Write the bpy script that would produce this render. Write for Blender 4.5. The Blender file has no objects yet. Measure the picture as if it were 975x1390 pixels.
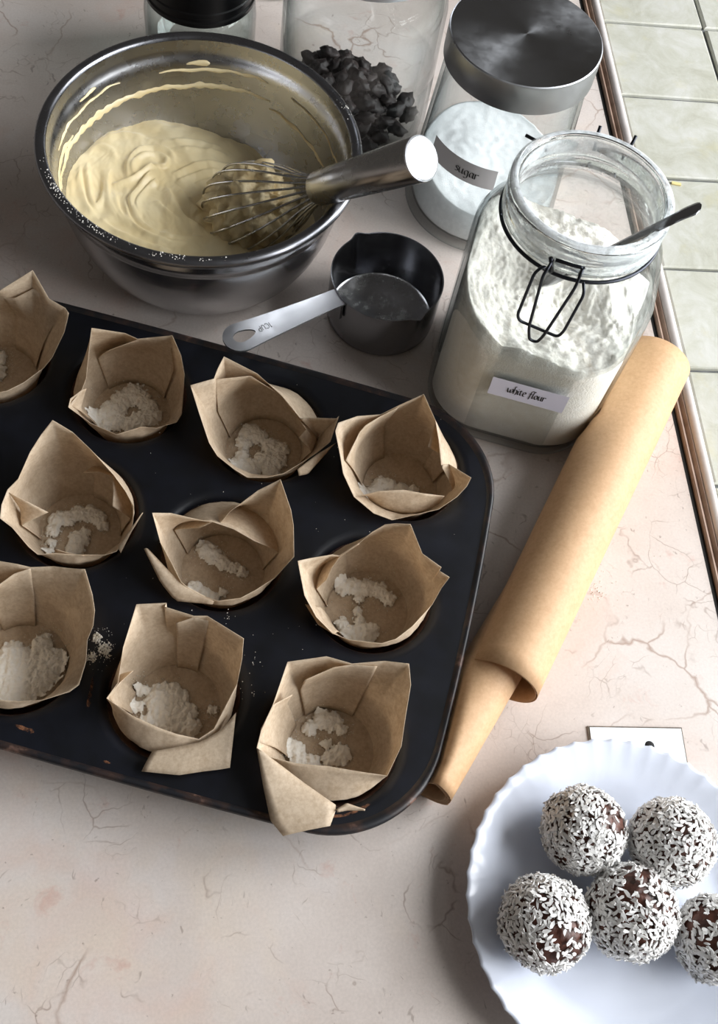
import bpy, math, random
import numpy as np
from mathutils import Vector, Matrix, noise

# ------------------------------------------------------------------ camera
F_PX, CX, CY, H = 1456.25, 487.5, 650.0, 0.63
FW = np.array([0.1237, 0.4911, -0.8623]); FW /= np.linalg.norm(FW)
RT = np.array([0.9921, -0.0452, 0.1166]); RT -= FW * (RT @ FW); RT /= np.linalg.norm(RT)
UP = np.cross(RT, FW)
scene = bpy.context.scene
COL = scene.collection
camd = bpy.data.cameras.new('camera')
camd.sensor_fit = 'VERTICAL'; camd.sensor_height = 36.0
camd.lens = F_PX / 1390 * 36.0
camd.shift_y = -45 / 1390
camd.clip_start = 0.01
cam = bpy.data.objects.new('camera', camd); COL.objects.link(cam)
cam.matrix_world = Matrix(((RT[0], UP[0], -FW[0], 0), (RT[1], UP[1], -FW[1], 0), (RT[2], UP[2], -FW[2], H), (0, 0, 0, 1)))
scene.camera = cam

# ------------------------------------------------------------------ world, daylight, exposure
world = bpy.data.worlds.new('room_light'); scene.world = world
world.use_nodes = True
bg = world.node_tree.nodes['Background']
bg.inputs[0].default_value = (1.0, 0.93, 0.86, 1); bg.inputs[1].default_value = 0.085
ld = bpy.data.lights.new('window_daylight', 'AREA')
ld.shape = 'RECTANGLE'; ld.size = 1.7; ld.size_y = 2.0
ld.energy = 112; ld.color = (0.965, 0.985, 1.0)
lo = bpy.data.objects.new('window_daylight', ld); COL.objects.link(lo)
lo.location = (1.60, 0.12, 0.90)
lo.rotation_euler = (0, math.radians(90), 0)
scene.view_settings.view_transform = 'Standard'
scene.view_settings.look = 'None'
scene.view_settings.gamma = 1
scene.view_settings.use_curve_mapping = False
scene.view_settings.exposure = 0.12

# ------------------------------------------------------------------ helpers
def at(x, y, z=0.0):
    """the point at height z that the photograph shows at pixel x, y"""
    d = FW * F_PX + (x - CX) * RT - (y - CY) * UP
    t = (z - H) / d[2]
    return Vector((d[0] * t, d[1] * t, z))

def on_plane(x, y, p0, n):
    d = Vector(FW * F_PX + (x - CX) * RT - (y - CY) * UP)
    o = Vector((0, 0, H))
    return o + d * ((Vector(p0) - o).dot(n) / d.dot(n))

def lin(c):
    return tuple((v / 255 / 12.92 if v / 255 <= 0.04045 else ((v / 255 + 0.055) / 1.055) ** 2.4) for v in c) + (1.0,)

def mesh_obj(name, verts, faces, mat=None, parent=None, smooth=True, mats=None, fmat=None):
    me = bpy.data.meshes.new(name)
    me.from_pydata([tuple(v) for v in verts], [], faces)
    if smooth:
        me.polygons.foreach_set('use_smooth', [True] * len(me.polygons))
    for m in (mats or ([mat] if mat else [])):
        me.materials.append(m)
    if fmat:
        me.polygons.foreach_set('material_index', fmat)
    me.update()
    o = bpy.data.objects.new(name, me); COL.objects.link(o)
    if parent: o.parent = parent
    return o

def empty(name, loc=(0, 0, 0), rz=0.0):
    o = bpy.data.objects.new(name, None); COL.objects.link(o)
    o.location = loc; o.rotation_euler = (0, 0, rz); o.empty_display_size = 0.02
    return o

def tag(o, label=None, cat=None, group=None, kind=None):
    if label: o['label'] = label
    if cat: o['category'] = cat
    if group: o['group'] = group
    if kind: o['kind'] = kind
    return o

def copy_of(o, parent=None):
    c = o.copy(); COL.objects.link(c)
    if parent: c.parent = parent
    return c

def smooth_angle(o, deg=40):
    me = o.data
    me.polygons.foreach_set('use_smooth', [True] * len(me.polygons))
    me.set_sharp_from_angle(angle=math.radians(deg))

def lathe(profile, n=96, cap_start=False, cap_end=False, center=(0, 0)):
    V, Fc = [], []
    for r, z in profile:
        for k in range(n):
            a = 2 * math.pi * k / n
            V.append((center[0] + r * math.cos(a), center[1] + r * math.sin(a), z))
    for i in range(len(profile) - 1):
        for k in range(n):
            a, b = i * n + k, i * n + (k + 1) % n
            Fc.append((a, b, b + n, a + n))
    if cap_start: Fc.append(tuple(range(n - 1, -1, -1)))
    if cap_end: Fc.append(tuple(range((len(profile) - 1) * n, len(profile) * n)))
    return V, Fc

def tube(pts, rad, n=8, closed=False, cap=True):
    pts = [Vector(p) for p in pts]; m = len(pts); V, Fc = [], []
    rads = rad if isinstance(rad, (list, tuple)) else [rad] * m
    prev = None
    for i in range(m):
        if closed: t = pts[(i + 1) % m] - pts[i - 1]
        else: t = pts[min(i + 1, m - 1)] - pts[max(i - 1, 0)]
        t.normalize()
        if prev is None:
            u = t.orthogonal().normalized()
        else:
            u = (prev - t * prev.dot(t)).normalized()
        prev = u; w = t.cross(u)
        for k in range(n):
            a = 2 * math.pi * k / n
            V.append(pts[i] + (u * math.cos(a) + w * math.sin(a)) * rads[i])
    for i in range(m if closed else m - 1):
        j = (i + 1) % m
        for k in range(n):
            Fc.append((i * n + k, i * n + (k + 1) % n, j * n + (k + 1) % n, j * n + k))
    if cap and not closed:
        Fc.append(tuple(range(n - 1, -1, -1))); Fc.append(tuple(range((m - 1) * n, m * n)))
    return V, Fc

def merge(*parts):
    V, Fc = [], []
    for v, f in parts:
        o = len(V); V += list(v); Fc += [tuple(i + o for i in q) for q in f]
    return V, Fc

def smooth_path(pts, sub=6, closed=False):
    pts = [Vector(p) for p in pts]; n = len(pts); out = []
    rng = range(n) if closed else range(n - 1)
    for i in rng:
        p0 = pts[(i - 1) % n] if closed else pts[max(i - 1, 0)]
        p1 = pts[i]; p2 = pts[(i + 1) % n]
        p3 = pts[(i + 2) % n] if closed else pts[min(i + 2, n - 1)]
        for k in range(sub):
            t = k / sub
            out.append(0.5 * ((2 * p1) + (p2 - p0) * t + (2 * p0 - 5 * p1 + 4 * p2 - p3) * t * t + (3 * p1 - p0 - 3 * p2 + p3) * t ** 3))
    if not closed: out.append(pts[-1])
    return out

def fillet_path(pts, rad, seg=4):
    pts = [Vector(p) for p in pts]; out = [pts[0]]
    for i in range(1, len(pts) - 1):
        a, b, c = pts[i - 1], pts[i], pts[i + 1]
        ra = min(rad, (a - b).length * .45, (c - b).length * .45)
        p = b + (a - b).normalized() * ra; q = b + (c - b).normalized() * ra
        for k in range(seg + 1):
            t = k / seg
            out.append(p.lerp(b, t).lerp(b.lerp(q, t), t))
    out.append(pts[-1]); return out

def box(x0, x1, y0, y1, z0, z1, bev=0.0):
    if bev <= 0:
        V = [(x, y, z) for z in (z0, z1) for x, y in ((x0, y0), (x1, y0), (x1, y1), (x0, y1))]
        return V, [(3, 2, 1, 0), (4, 5, 6, 7), (0, 1, 5, 4), (1, 2, 6, 5), (2, 3, 7, 6), (3, 0, 4, 7)]
    V = [(x, y, z) for z, b in ((z0, 0), (z1 - bev, 0), (z1, bev)) for x, y in ((x0 + b, y0 + b), (x1 - b, y0 + b), (x1 - b, y1 - b), (x0 + b, y1 - b))]
    Fc = [(3, 2, 1, 0), (8, 9, 10, 11)]
    for l in (0, 4):
        for k in range(4): Fc.append((l + k, l + (k + 1) % 4, l + 4 + (k + 1) % 4, l + 4 + k))
    return V, Fc

# ------------------------------------------------------------------ materials
class NT:
    def __init__(s, name):
        s.m = bpy.data.materials.new(name); s.m.use_nodes = True
        s.t = s.m.node_tree; s.n = s.t.nodes; s.l = s.t.links
        s.p = s.n['Principled BSDF']; s.out = s.n['Material Output']
    def add(s, typ, **kw):
        nd = s.n.new(typ)
        for k, v in kw.items():
            if k in nd.inputs: nd.inputs[k].default_value = v
            else: setattr(nd, k, v)
        return nd
    def link(s, a, b): s.l.new(a, b)
    def coord(s, out='Object'):
        return s.add('ShaderNodeTexCoord').outputs[out]
    def noise(s, scale, detail=4, rough=.55, vec=None, dist=0.0):
        nd = s.add('ShaderNodeTexNoise'); nd.inputs['Scale'].default_value = scale
        nd.inputs['Detail'].default_value = detail; nd.inputs['Roughness'].default_value = rough
        nd.inputs['Distortion'].default_value = dist
        if vec is not None: s.link(vec, nd.inputs['Vector'])
        return nd.outputs['Fac']
    def ramp(s, fac, stops):
        nd = s.add('ShaderNodeValToRGB'); cr = nd.color_ramp
        while len(cr.elements) < len(stops): cr.elements.new(.5)
        for e, (p, c) in zip(cr.elements, stops):
            e.position = p; e.color = c if len(c) == 4 else tuple(c) + (1,)
        s.link(fac, nd.inputs[0]); return nd.outputs[0]
    def mix(s, fac, a, b, mode='MIX'):
        nd = s.add('ShaderNodeMix', data_type='RGBA', blend_type=mode)
        for v, i in ((fac, nd.inputs[0]), (a, nd.inputs[6]), (b, nd.inputs[7])):
            if hasattr(v, 'links'): s.link(v, i)
            else: i.default_value = v
        return nd.outputs[2]
    def math(s, op, a, b=None):
        nd = s.add('ShaderNodeMath', operation=op)
        for v, i in ((a, nd.inputs[0]), (b, nd.inputs[1])):
            if v is None: continue
            if hasattr(v, 'links'): s.link(v, i)
            else: i.default_value = v
        return nd.outputs[0]
    def bump(s, h, strength=.3, dist=.001):
        nd = s.add('ShaderNodeBump'); nd.inputs['Strength'].default_value = strength; nd.inputs['Distance'].default_value = dist
        s.link(h, nd.inputs['Height']); s.link(nd.outputs[0], s.p.inputs['Normal']); return nd
    def set(s, color=None, rough=None, metal=None, **kw):
        if color is not None:
            if hasattr(color, 'links'): s.link(color, s.p.inputs['Base Color'])
            else: s.p.inputs['Base Color'].default_value = color
        if rough is not None:
            if hasattr(rough, 'links'): s.link(rough, s.p.inputs['Roughness'])
            else: s.p.inputs['Roughness'].default_value = rough
        if metal is not None: s.p.inputs['Metallic'].default_value = metal
        for k, v in kw.items(): s.p.inputs[k].default_value = v
        return s.m

BW = lambda a, b: [(a, (0, 0, 0, 1)), (b, (1, 1, 1, 1))]

def m_counter():
    s = NT('marble_laminate'); c = s.coord()
    warp = s.add('ShaderNodeTexNoise'); warp.inputs['Scale'].default_value = 9; warp.inputs['Detail'].default_value = 5
    s.link(c, warp.inputs['Vector'])
    wv = s.add('ShaderNodeVectorMath', operation='MULTIPLY_ADD')
    s.link(warp.outputs['Color'], wv.inputs[0]); wv.inputs[1].default_value = (.12, .12, .12); s.link(c, wv.inputs[2])
    w = wv.outputs[0]
    base = s.ramp(s.noise(7, 6, .6, c), [(.3, lin((200, 187, 179))), (.5, lin((214, 203, 196))), (.7, lin((221, 214, 210)))])
    pink = s.ramp(s.noise(11, 5, .6, w), BW(.56, .74))
    base = s.mix(s.math('MULTIPLY', pink, .5), base, lin((214, 182, 168)))
    white = s.ramp(s.noise(5, 5, .65, w), BW(.60, .72))
    base = s.mix(s.math('MULTIPLY', white, .5), base, lin((222, 218, 218)))
    def veins(scale, wid, mscale, lo_, hi_):
        v = s.add('ShaderNodeTexVoronoi', feature='DISTANCE_TO_EDGE'); v.inputs['Scale'].default_value = scale
        s.link(w, v.inputs['Vector'])
        line = s.ramp(v.outputs['Distance'], [(0, (1, 1, 1, 1)), (wid, (0, 0, 0, 1))])
        return s.math('MULTIPLY', line, s.ramp(s.noise(mscale, 3, .6, c), BW(lo_, hi_)))
    cream = s.ramp(s.noise(6.5, 4, .6, w), BW(.60, .72))
    base = s.mix(s.math('MULTIPLY', cream, .4), base, lin((222, 204, 182)))
    rose = s.ramp(s.noise(38, 5, .65, w), BW(.62, .74))
    base = s.mix(s.math('MULTIPLY', rose, .55), base, lin((200, 156, 144)))
    base = s.mix(s.math('MULTIPLY', veins(9, .012, 7, .50, .60), .75), base, lin((156, 128, 112)))
    base = s.mix(s.math('MULTIPLY', veins(30, .020, 18, .52, .62), .7), base, lin((146, 124, 112)))
    base = s.mix(s.math('MULTIPLY', veins(75, .035, 30, .56, .66), .55), base, lin((150, 130, 118)))
    mp = s.add('ShaderNodeMapping'); s.link(w, mp.inputs[0]); mp.inputs['Scale'].default_value = (1, .28, 1); mp.inputs['Rotation'].default_value = (0, 0, .7)
    dash = s.ramp(s.noise(230, 2, .5, mp.outputs[0]), BW(.70, .76))
    base = s.mix(s.math('MULTIPLY', dash, .5), base, lin((126, 108, 98)))
    fleck = s.ramp(s.noise(190, 3, .6, c), BW(.68, .75))
    base = s.mix(s.math('MULTIPLY', fleck, .6), base, lin((124, 104, 94)))
    fine = s.ramp(s.noise(600, 2, .6, c), [(.3, (.93, .93, .93, 1)), (.7, (1.03, 1.03, 1.03, 1))])
    base = s.mix(1.0, base, fine, 'MULTIPLY')
    return s.set(base, .42)

def m_tile():
    s = NT('glazed_tile'); c = s.coord()
    oi = s.add('ShaderNodeObjectInfo'); v = s.add('ShaderNodeVectorMath', operation='ADD')
    sc = s.add('ShaderNodeVectorMath', operation='SCALE'); sc.inputs[0].default_value = (37, 11, 23)
    s.link(oi.outputs['Random'], sc.inputs['Scale']); s.link(c, v.inputs[0]); s.link(sc.outputs[0], v.inputs[1]); c = v.outputs[0]
    base = s.ramp(s.noise(26, 8, .72, c, .6), [(.3, lin((176, 175, 160))), (.48, lin((194, 194, 182))), (.65, lin((208, 208, 202)))])
    ol = s.ramp(s.noise(34, 5, .6, c), BW(.58, .74))
    base = s.mix(s.math('MULTIPLY', ol, .45), base, lin((196, 190, 150)))
    s.bump(s.noise(45, 6, .6, c), .35, .0015)
    return s.set(base, .33)

def m_steel(name, col, rough, aniso=False, streak=None):
    s = NT(name); c = s.coord()
    sm = s.noise(60, 4, .6, c)
    r = s.ramp(sm, [(.3, (rough * .8,) * 3), (.7, (rough * 1.3,) * 3)])
    s.set(lin(col), r, 1.0)
    if aniso:
        tg = s.add('ShaderNodeTangent', direction_type='RADIAL', axis='Z')
        s.link(tg.outputs[0], s.p.inputs['Tangent']); s.p.inputs['Anisotropic'].default_value = .75
    return s.m

def m_paper(name, col, col2, trans=.35):
    s = NT(name); c = s.coord()
    col = s.ramp(s.math('ADD', s.math('MULTIPLY', s.noise(420, 3, .7, c), .55), s.math('MULTIPLY', s.noise(130, 4, .7, c), .45)), [(.38, lin(col2)), (.60, lin(col))])
    s.set(col, .62)
    s.bump(s.noise(300, 3, .6, c), .12, .0004)
    tr = s.add('ShaderNodeBsdfTranslucent'); s.link(col, tr.inputs[0])
    mx = s.add('ShaderNodeMixShader'); mx.inputs[0].default_value = trans
    s.link(s.p.outputs[0], mx.inputs[1]); s.link(tr.outputs[0], mx.inputs[2]); s.link(mx.outputs[0], s.out.inputs[0])
    return s.m

def m_glass(name, tint=(.97, .978, .976), rough=.02, boost=1.0):
    s = NT(name); s.n.remove(s.p)
    ge = s.add('ShaderNodeNewGeometry'); dt = s.add('ShaderNodeVectorMath', operation='DOT_PRODUCT')
    s.link(ge.outputs['Normal'], dt.inputs[0]); s.link(ge.outputs['Incoming'], dt.inputs[1])
    k1 = s.math('SUBTRACT', 1.0, s.math('ABSOLUTE', dt.outputs['Value']))
    fr = s.math('MULTIPLY_ADD', s.math('POWER', k1, 5.0), .9); fr.node.inputs[2].default_value = .04
    tr = s.add('ShaderNodeBsdfTransparent')
    s.link(s.mix(s.math('POWER', k1, 3.0), tint + (1,), tuple(c * e for c, e in zip(tint, (.46, .51, .52))) + (1,)), tr.inputs[0])
    gl = s.add('ShaderNodeBsdfGlossy'); gl.inputs['Roughness'].default_value = rough
    mx = s.add('ShaderNodeMixShader')
    s.link(s.math('MULTIPLY', fr, boost), mx.inputs[0]); s.link(tr.outputs[0], mx.inputs[1]); s.link(gl.outputs[0], mx.inputs[2])
    s.link(mx.outputs[0], s.out.inputs[0])
    return s.m

def m_film(name, col, scale, lo_, hi_, amount, detail=6):
    s = NT(name); c = s.coord()
    s.set(lin(col), .9)
    tr = s.add('ShaderNodeBsdfTransparent')
    k = s.math('MULTIPLY', s.ramp(s.noise(scale, detail, .65, c), BW(lo_, hi_)), amount)
    mx = s.add('ShaderNodeMixShader'); s.link(k, mx.inputs[0]); s.link(tr.outputs[0], mx.inputs[1]); s.link(s.p.outputs[0], mx.inputs[2])
    s.link(mx.outputs[0], s.out.inputs[0])
    return s.m

def m_plain(name, col, rough=.5, metal=0.0, **kw):
    return NT(name).set(lin(col), rough, metal, **kw)

def m_noisy(name, stops, scale, rough=.5, bump=0.0, bscale=None, bdist=.001, detail=5, **kw):
    s = NT(name); c = s.coord()
    col = s.ramp(s.noise(scale, detail, .6, c), [(p, lin(q)) for p, q in stops])
    if bump: s.bump(s.noise(bscale or scale, 5, .6, c), bump, bdist)
    return s.set(col, rough, **kw)

M = {}
M['counter'] = m_counter(); M['tile'] = m_tile()
M['grout'] = m_noisy('grout', [(.3, (92, 94, 94)), (.7, (122, 124, 124))], 80, .9)
M['black_seal'] = m_plain('black_seal', (16, 15, 14), .8)
M['brown_strip'] = m_noisy('brown_strip', [(.3, (112, 88, 74)), (.7, (158, 134, 118))], 40, .5)
M['bead'] = m_noisy('white_bead', [(.3, (196, 188, 184)), (.7, (222, 216, 214))], 30, .3)
M['wall'] = m_noisy('wall_paint', [(.3, (196, 192, 186)), (.7, (206, 202, 196))], 12, .8)
M['white_paint'] = m_plain('white_paint', (225, 225, 222), .4)
M['steel_out'] = m_steel('bowl_steel', (186, 186, 188), .2)
M['steel_in'] = m_steel('bowl_steel_inside', (178, 178, 180), .26)
M['steel_rim'] = m_steel('bowl_rim_steel', (128, 129, 134), .28)
M['steel_handle'] = m_steel('whisk_steel', (170, 168, 166), .24)
M['steel_bright'] = m_steel('bright_steel', (205, 207, 212), .36)
M['steel_cup'] = m_steel('cup_steel', (150, 151, 155), .2)
M['lid_steel'] = m_steel('brushed_lid_steel', (158, 160, 164), .34, aniso=True)
M['wire'] = m_plain('dark_wire', (60, 62, 68), .35, 1.0)
M['glass'] = m_glass('jar_glass')
M['glass_thick'] = m_glass('jar_glass_thick', (.93, .965, .96), .05, 1.6)
M['glass_solid'] = NT('solid_glass').set((.93, .97, .97, 1), .06, **{'Transmission Weight': 1.0, 'IOR': 1.45})
M['paper'] = m_paper('parchment', (226, 208, 184), (204, 182, 154), .34)
M['roll_paper'] = m_paper('roll_parchment', (212, 174, 134), (200, 160, 120), .10)
M['flour'] = m_noisy('flour', [(.3, (242, 237, 226)), (.7, (250, 247, 240))], 200, .95, .5, 700, .0012)
M['flour_film'] = m_film('flour_film', (226, 230, 232), 70, .30, .70, .85)
M['sugar'] = m_noisy('sugar', [(.3, (226, 230, 232)), (.7, (242, 245, 247))], 260, .8, .4, 1200, .0008)
M['batter'] = m_noisy('batter', [(.3, (240, 218, 166)), (.7, (248, 233, 192))], 24, .36, .08, 300, .0005)
M['batter'].node_tree.nodes['Principled BSDF'].inputs['Subsurface Weight'].default_value = 0.0
M['clump'] = m_noisy('batter_clump', [(.3, (204, 180, 132)), (.7, (238, 222, 182))], 90, .5, .4, 260, .002)
M['pan'] = m_noisy('black_bakeware', [(.35, (8, 10, 16)), (.7, (15, 18, 28))], 60, .42, .1, 300, .0003, **{'Specular IOR Level': .4})
M['pan_rim'] = m_noisy('worn_rim', [(.46, (20, 21, 26)), (.60, (52, 38, 34)), (.70, (120, 92, 80))], 55, .45, detail=7)
M['well'] = m_noisy('worn_well', [(.3, (48, 30, 25)), (.7, (98, 68, 56))], 90, .6, .3, 200, .0004)
M['rust'] = m_film('rust_wear', (120, 78, 52), 160, .45, .6, .9)
M['plate'] = m_plain('white_porcelain', (226, 232, 246), .16)
M['choc'] = m_noisy('chocolate', [(.3, (42, 24, 18)), (.7, (104, 58, 42))], 140, .45, .5, 200, .0015)
M['coconut'] = m_noisy('coconut', [(.3, (226, 224, 220)), (.7, (250, 250, 250))], 300, .6)
M['label'] = m_plain('label_paper', (222, 222, 240), .7)
M['label_grey'] = m_plain('label_paper_grey', (200, 198, 200), .7)
M['ink'] = m_plain('black_ink', (18, 18, 20), .7)
M['ink_grey'] = m_plain('engraving', (92, 94, 98), .6)
M['raisin'] = m_noisy('dried_fruit', [(.3, (14, 10, 10)), (.7, (44, 32, 30))], 160, .6, .5, 260, .001)
M['black_plastic'] = m_plain('black_plastic', (12, 12, 14), .28)
M['card'] = m_noisy('white_enamel', [(.3, (226, 232, 236)), (.7, (240, 244, 246))], 60, .35)
M['card_edge'] = m_noisy('dark_edge', [(.3, (70, 62, 54)), (.7, (130, 118, 104))], 120, .8)  # mottled brown-grey edge, darker than the panel's white face
M['hole'] = m_plain('dark_hole', (14, 12, 12), .8)
M['chip'] = m_plain('pale_wood', (232, 214, 150), .6)

# ------------------------------------------------------------------ broad nib lettering
GL = {
 'w': (1.15, [[(0, 1), (.1, .3), (.3, .02), (.5, .25), (.52, .8)], [(.52, .4), (.65, .05), (.9, .25), (1.0, .8), (.82, 1.02)]]),
 'h': (.75, [[(.08, 1.75), (.02, .9), (0, 0)], [(.02, .7), (.3, 1.02), (.52, .8), (.5, .25), (.36, -.2)], [(.08, 1.75), (.3, 1.72)]]),
 'i': (.36, [[(0, .9), (.03, .15), (.18, .02)], [(.02, 1.35), (.08, 1.3)]]),
 't': (.55, [[(.1, 1.2), (.08, .25), (.2, .02), (.42, .12)], [(-.12, .98), (.42, .98)]]),
 'e': (.72, [[(.03, .5), (.48, .62), (.42, .95), (.2, 1), (.02, .6), (.1, .12), (.34, 0), (.55, .16)]]),
 'f': (.5, [[(.55, 1.62), (.34, 1.74), (.16, 1.4), (.08, .4), (.02, -.35)], [(-.14, .98), (.42, .98)]]),
 'l': (.4, [[(.22, 1.75), (.08, .9), (.06, .2), (.22, .02)], [(.22, 1.75), (.42, 1.62)]]),
 'o': (.76, [[(.3, 1), (.04, .7), (.06, .25), (.3, 0), (.54, .3), (.52, .75), (.3, 1)]]),
 'u': (.78, [[(0, .98), (.02, .3), (.2, .02), (.48, .3)], [(.5, 1), (.5, .18), (.64, .02)]]),
 'r': (.6, [[(.02, 1), (.04, 0)], [(.04, .65), (.25, .98), (.5, .88)]]),
 's': (.6, [[(.46, .88), (.22, 1), (.06, .8), (.2, .58), (.42, .36), (.32, .06), (.02, .06)]]),
 'g': (.76, [[(.5, .88), (.24, 1), (.03, .6), (.16, .08), (.46, .26)], [(.52, 1), (.52, -.1), (.32, -.5), (.02, -.38)]]),
 'a': (.76, [[(.5, .88), (.24, 1), (.03, .55), (.16, .05), (.46, .3)], [(.52, 1), (.5, .18), (.64, .02)]]),
 ' ': (.5, []),
 '1': (.55, [[(.05, 1.2), (.22, 1.45), (.22, 0)]]),
 'C': (1.0, [[(.8, 1.2), (.5, 1.45), (.12, 1.15), (.06, .5), (.3, .05), (.62, .02), (.8, .25)]]),
 'U': (1.0, [[(.06, 1.45), (.08, .4), (.35, .02), (.68, .3), (.74, 1.45)]]),
 'P': (.9, [[(.08, 0), (.08, 1.45), (.5, 1.4), (.66, 1.05), (.5, .7), (.08, .62)]]),
}

def lettering(text, nib=.17, ang=35, mono=False):
    """flat quads of pen strokes in 2D, x-height 1"""
    V, Fc = [], []; x = 0
    na = math.radians(ang)
    for ch in text:
        adv, strokes = GL[ch]
        for st in strokes:
            pts = smooth_path([(px + x, py, 0) for px, py in st], 5)
            off = len(V)
            for i, p in enumerate(pts):
                if mono:
                    t = pts[min(i + 1, len(pts) - 1)] - pts[max(i - 1, 0)]; t.normalize()
                    nx, ny = -t.y, t.x
                else:
                    nx, ny = math.cos(na), math.sin(na)
                V.append((p.x + nx * nib / 2, p.y + ny * nib / 2)); V.append((p.x - nx * nib / 2, p.y - ny * nib / 2))
            for i in range(len(pts) - 1):
                a = off + 2 * i; Fc.append((a, a + 1, a + 3, a + 2))
        x += adv
    return V, Fc, x

# ------------------------------------------------------------------ the setting
EDGE, TILE0, TP = 0.325, 0.3445, 0.0998
v, f = box(-1.2, EDGE, -0.75, 1.5, -0.04, 0.0)
o = mesh_obj('countertop', v, f, M['counter'], smooth=False)
tag(o, 'pinkish beige marble-patterned worktop carrying all the baking things', 'worktop', kind='structure')

v, f = box(EDGE, 0.80, -0.75, 1.5, -0.04, -0.0035)
sill = mesh_obj('window_sill', v, f, M['grout'], smooth=False)
tag(sill, 'tiled sill of pale green glazed tiles beside the worktop', 'sill', kind='structure')
random.seed(3)
tmeshes = []
for k in range(3):
    v, f = box(-.0482, .0482, -.0482, .0482, -.008, 0.0, .0013)
    v = [(x + random.uniform(-.0005, .0005), y + random.uniform(-.0005, .0005), z) for x, y, z in v]
    t = mesh_obj('tile', v, f, M['tile'], sill, smooth=False); tmeshes.append(t)
first = True; cnt = 0
for i in range(4):
    for j in range(-14, 6):
        if cnt < 3: t = tmeshes[cnt]
        else: t = copy_of(tmeshes[cnt % 3], sill)
        t.location = (TILE0 + (i + .5) * TP - .0006, .8585 + (j + .5) * TP, random.uniform(-.0006, .0002))
        t.rotation_euler = (random.uniform(-.006, .006), random.uniform(-.006, .006), random.choice([0, 1, 2, 3]) * math.pi / 2)
        cnt += 1

trim = empty('trim_1', (EDGE, .3, 0)); tag(trim, 'brown moulding with white bead between worktop and tiles', 'trim', kind='structure')
def strip(name, prof, mat):
    V = []; n = len(prof)
    ys = [-1.05, 1.2]
    for y in ys: V += [(px - EDGE, y, pz) for px, pz in prof]
    Fc = [(k, k + 1, n + k + 1, n + k) for k in range(n - 1)]
    o = mesh_obj(name, V, Fc, mat, trim); smooth_angle(o, 50); return o
strip('black_seal', [(EDGE - .0002, -.01), (EDGE - .0002, -.0004), (EDGE + .0035, -.0006), (EDGE + .0045, -.01)], M['black_seal'])
strip('brown_moulding', [(.3285, -.01), (.3287, .0012), (.3300, .0022), (.3315, .0016), (.3322, -.0004), (.3332, .0012), (.3350, .0022), (.3362, .0014), (.3366, -.001)], M['brown_strip'])
strip('white_bead', [(.3362, -.01)] + [(.3403 - .0040 * math.cos(t), .0004 + .0040 * math.sin(t)) for t in np.linspace(0, math.pi, 9)] + [(.3443, -.01)], M['bead'])

# the wall with the window that lights the place, beyond the tiled sill
wx0, wx1, wy0, wy1, wz0, wz1 = .80, .92, -.90, 1.14, .03, 1.75
parts = [box(wx0, wx1, -1.6, wy0, -.04, 2.2), box(wx0, wx1, wy1, 2.2, -.04, 2.2), box(wx0, wx1, wy0, wy1, -.04, wz0), box(wx0, wx1, wy0, wy1, wz1, 2.2)]
v, f = merge(*parts)
o = mesh_obj('wall_right', v, f, M['wall'], smooth=False); tag(o, 'painted wall around the window beyond the tiled sill', 'wall', kind='structure')
win = empty('window_1', (.86, .12, wz0)); tag(win, 'white framed window above the tiled sill', 'window', kind='structure')
fw_ = .05
for nm, b in (('frame_bar', (-.03, .03, wy0 - .12, wy0 - .12 + fw_, 0, wz1 - wz0)), ('frame_bar', (-.03, .03, wy1 - .12 - fw_, wy1 - .12, 0, wz1 - wz0)),
              ('frame_bar', (-.03, .03, wy0 - .12 + fw_, wy1 - .12 - fw_, 0, fw_)), ('frame_bar', (-.03, .03, wy0 - .12 + fw_, wy1 - .12 - fw_, wz1 - wz0 - fw_, wz1 - wz0)),
              ('mullion', (-.025, .025, -.03, .03, fw_, wz1 - wz0 - fw_))):
    v, f = box(*b); mesh_obj(nm, v, f, M['white_paint'], win, smooth=False)

# ------------------------------------------------------------------ mixing bowl
BC = Vector((-.0203, .5626, 0))
IN = [(0.0, .0025), (.040, .0022), (.062, .003), (.070, .0065), (.077, .0135), (.084, .024), (.0895, .036), (.0942, .050), (.0975, .065), (.0995, .080), (.1008, .0875), (.1016, .0885), (.1022, .094), (.1026, .1015)]
def bowl_r(z):
    for (r0, z0), (r1, z1) in zip(IN[2:], IN[3:]):
        if z <= z1: return r0 + (r1 - r0) * max(0, (z - z0)) / (z1 - z0)
    return IN[-1][0]
bowl = empty('mixing_bowl', BC)
tag(bowl, 'stainless steel mixing bowl with wide rolled rim, holding the batter', 'bowl')
v, f = lathe([(max(r, .0002), z) for r, z in IN], 128)
mesh_obj('bowl_inside', v, f, M['steel_in'], bowl)
v, f = lathe([(.0002, .0008), (.060, .0008), (.066, 0.0), (.0695, .0012)] + [(r + .0014, z - .0012) for r, z in IN[4:9]] + [(.1004, .0770), (.1009, .0800), (.1020, .0808), (.1026, .0870), (.1034, .0990)], 128)
mesh_obj('bowl_outside', v, f, M['steel_out'], bowl)
v, f = lathe([(.1026, .1015), (.1031, .1034), (.1042, .1042), (.1068, .1046), (.1088, .1040), (.1101, .1026), (.1104, .1008), (.1098, .0988), (.1080, .0980), (.1040, .0985)], 128)
mesh_obj('rim', v, f, M['steel_rim'], bowl)

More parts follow.
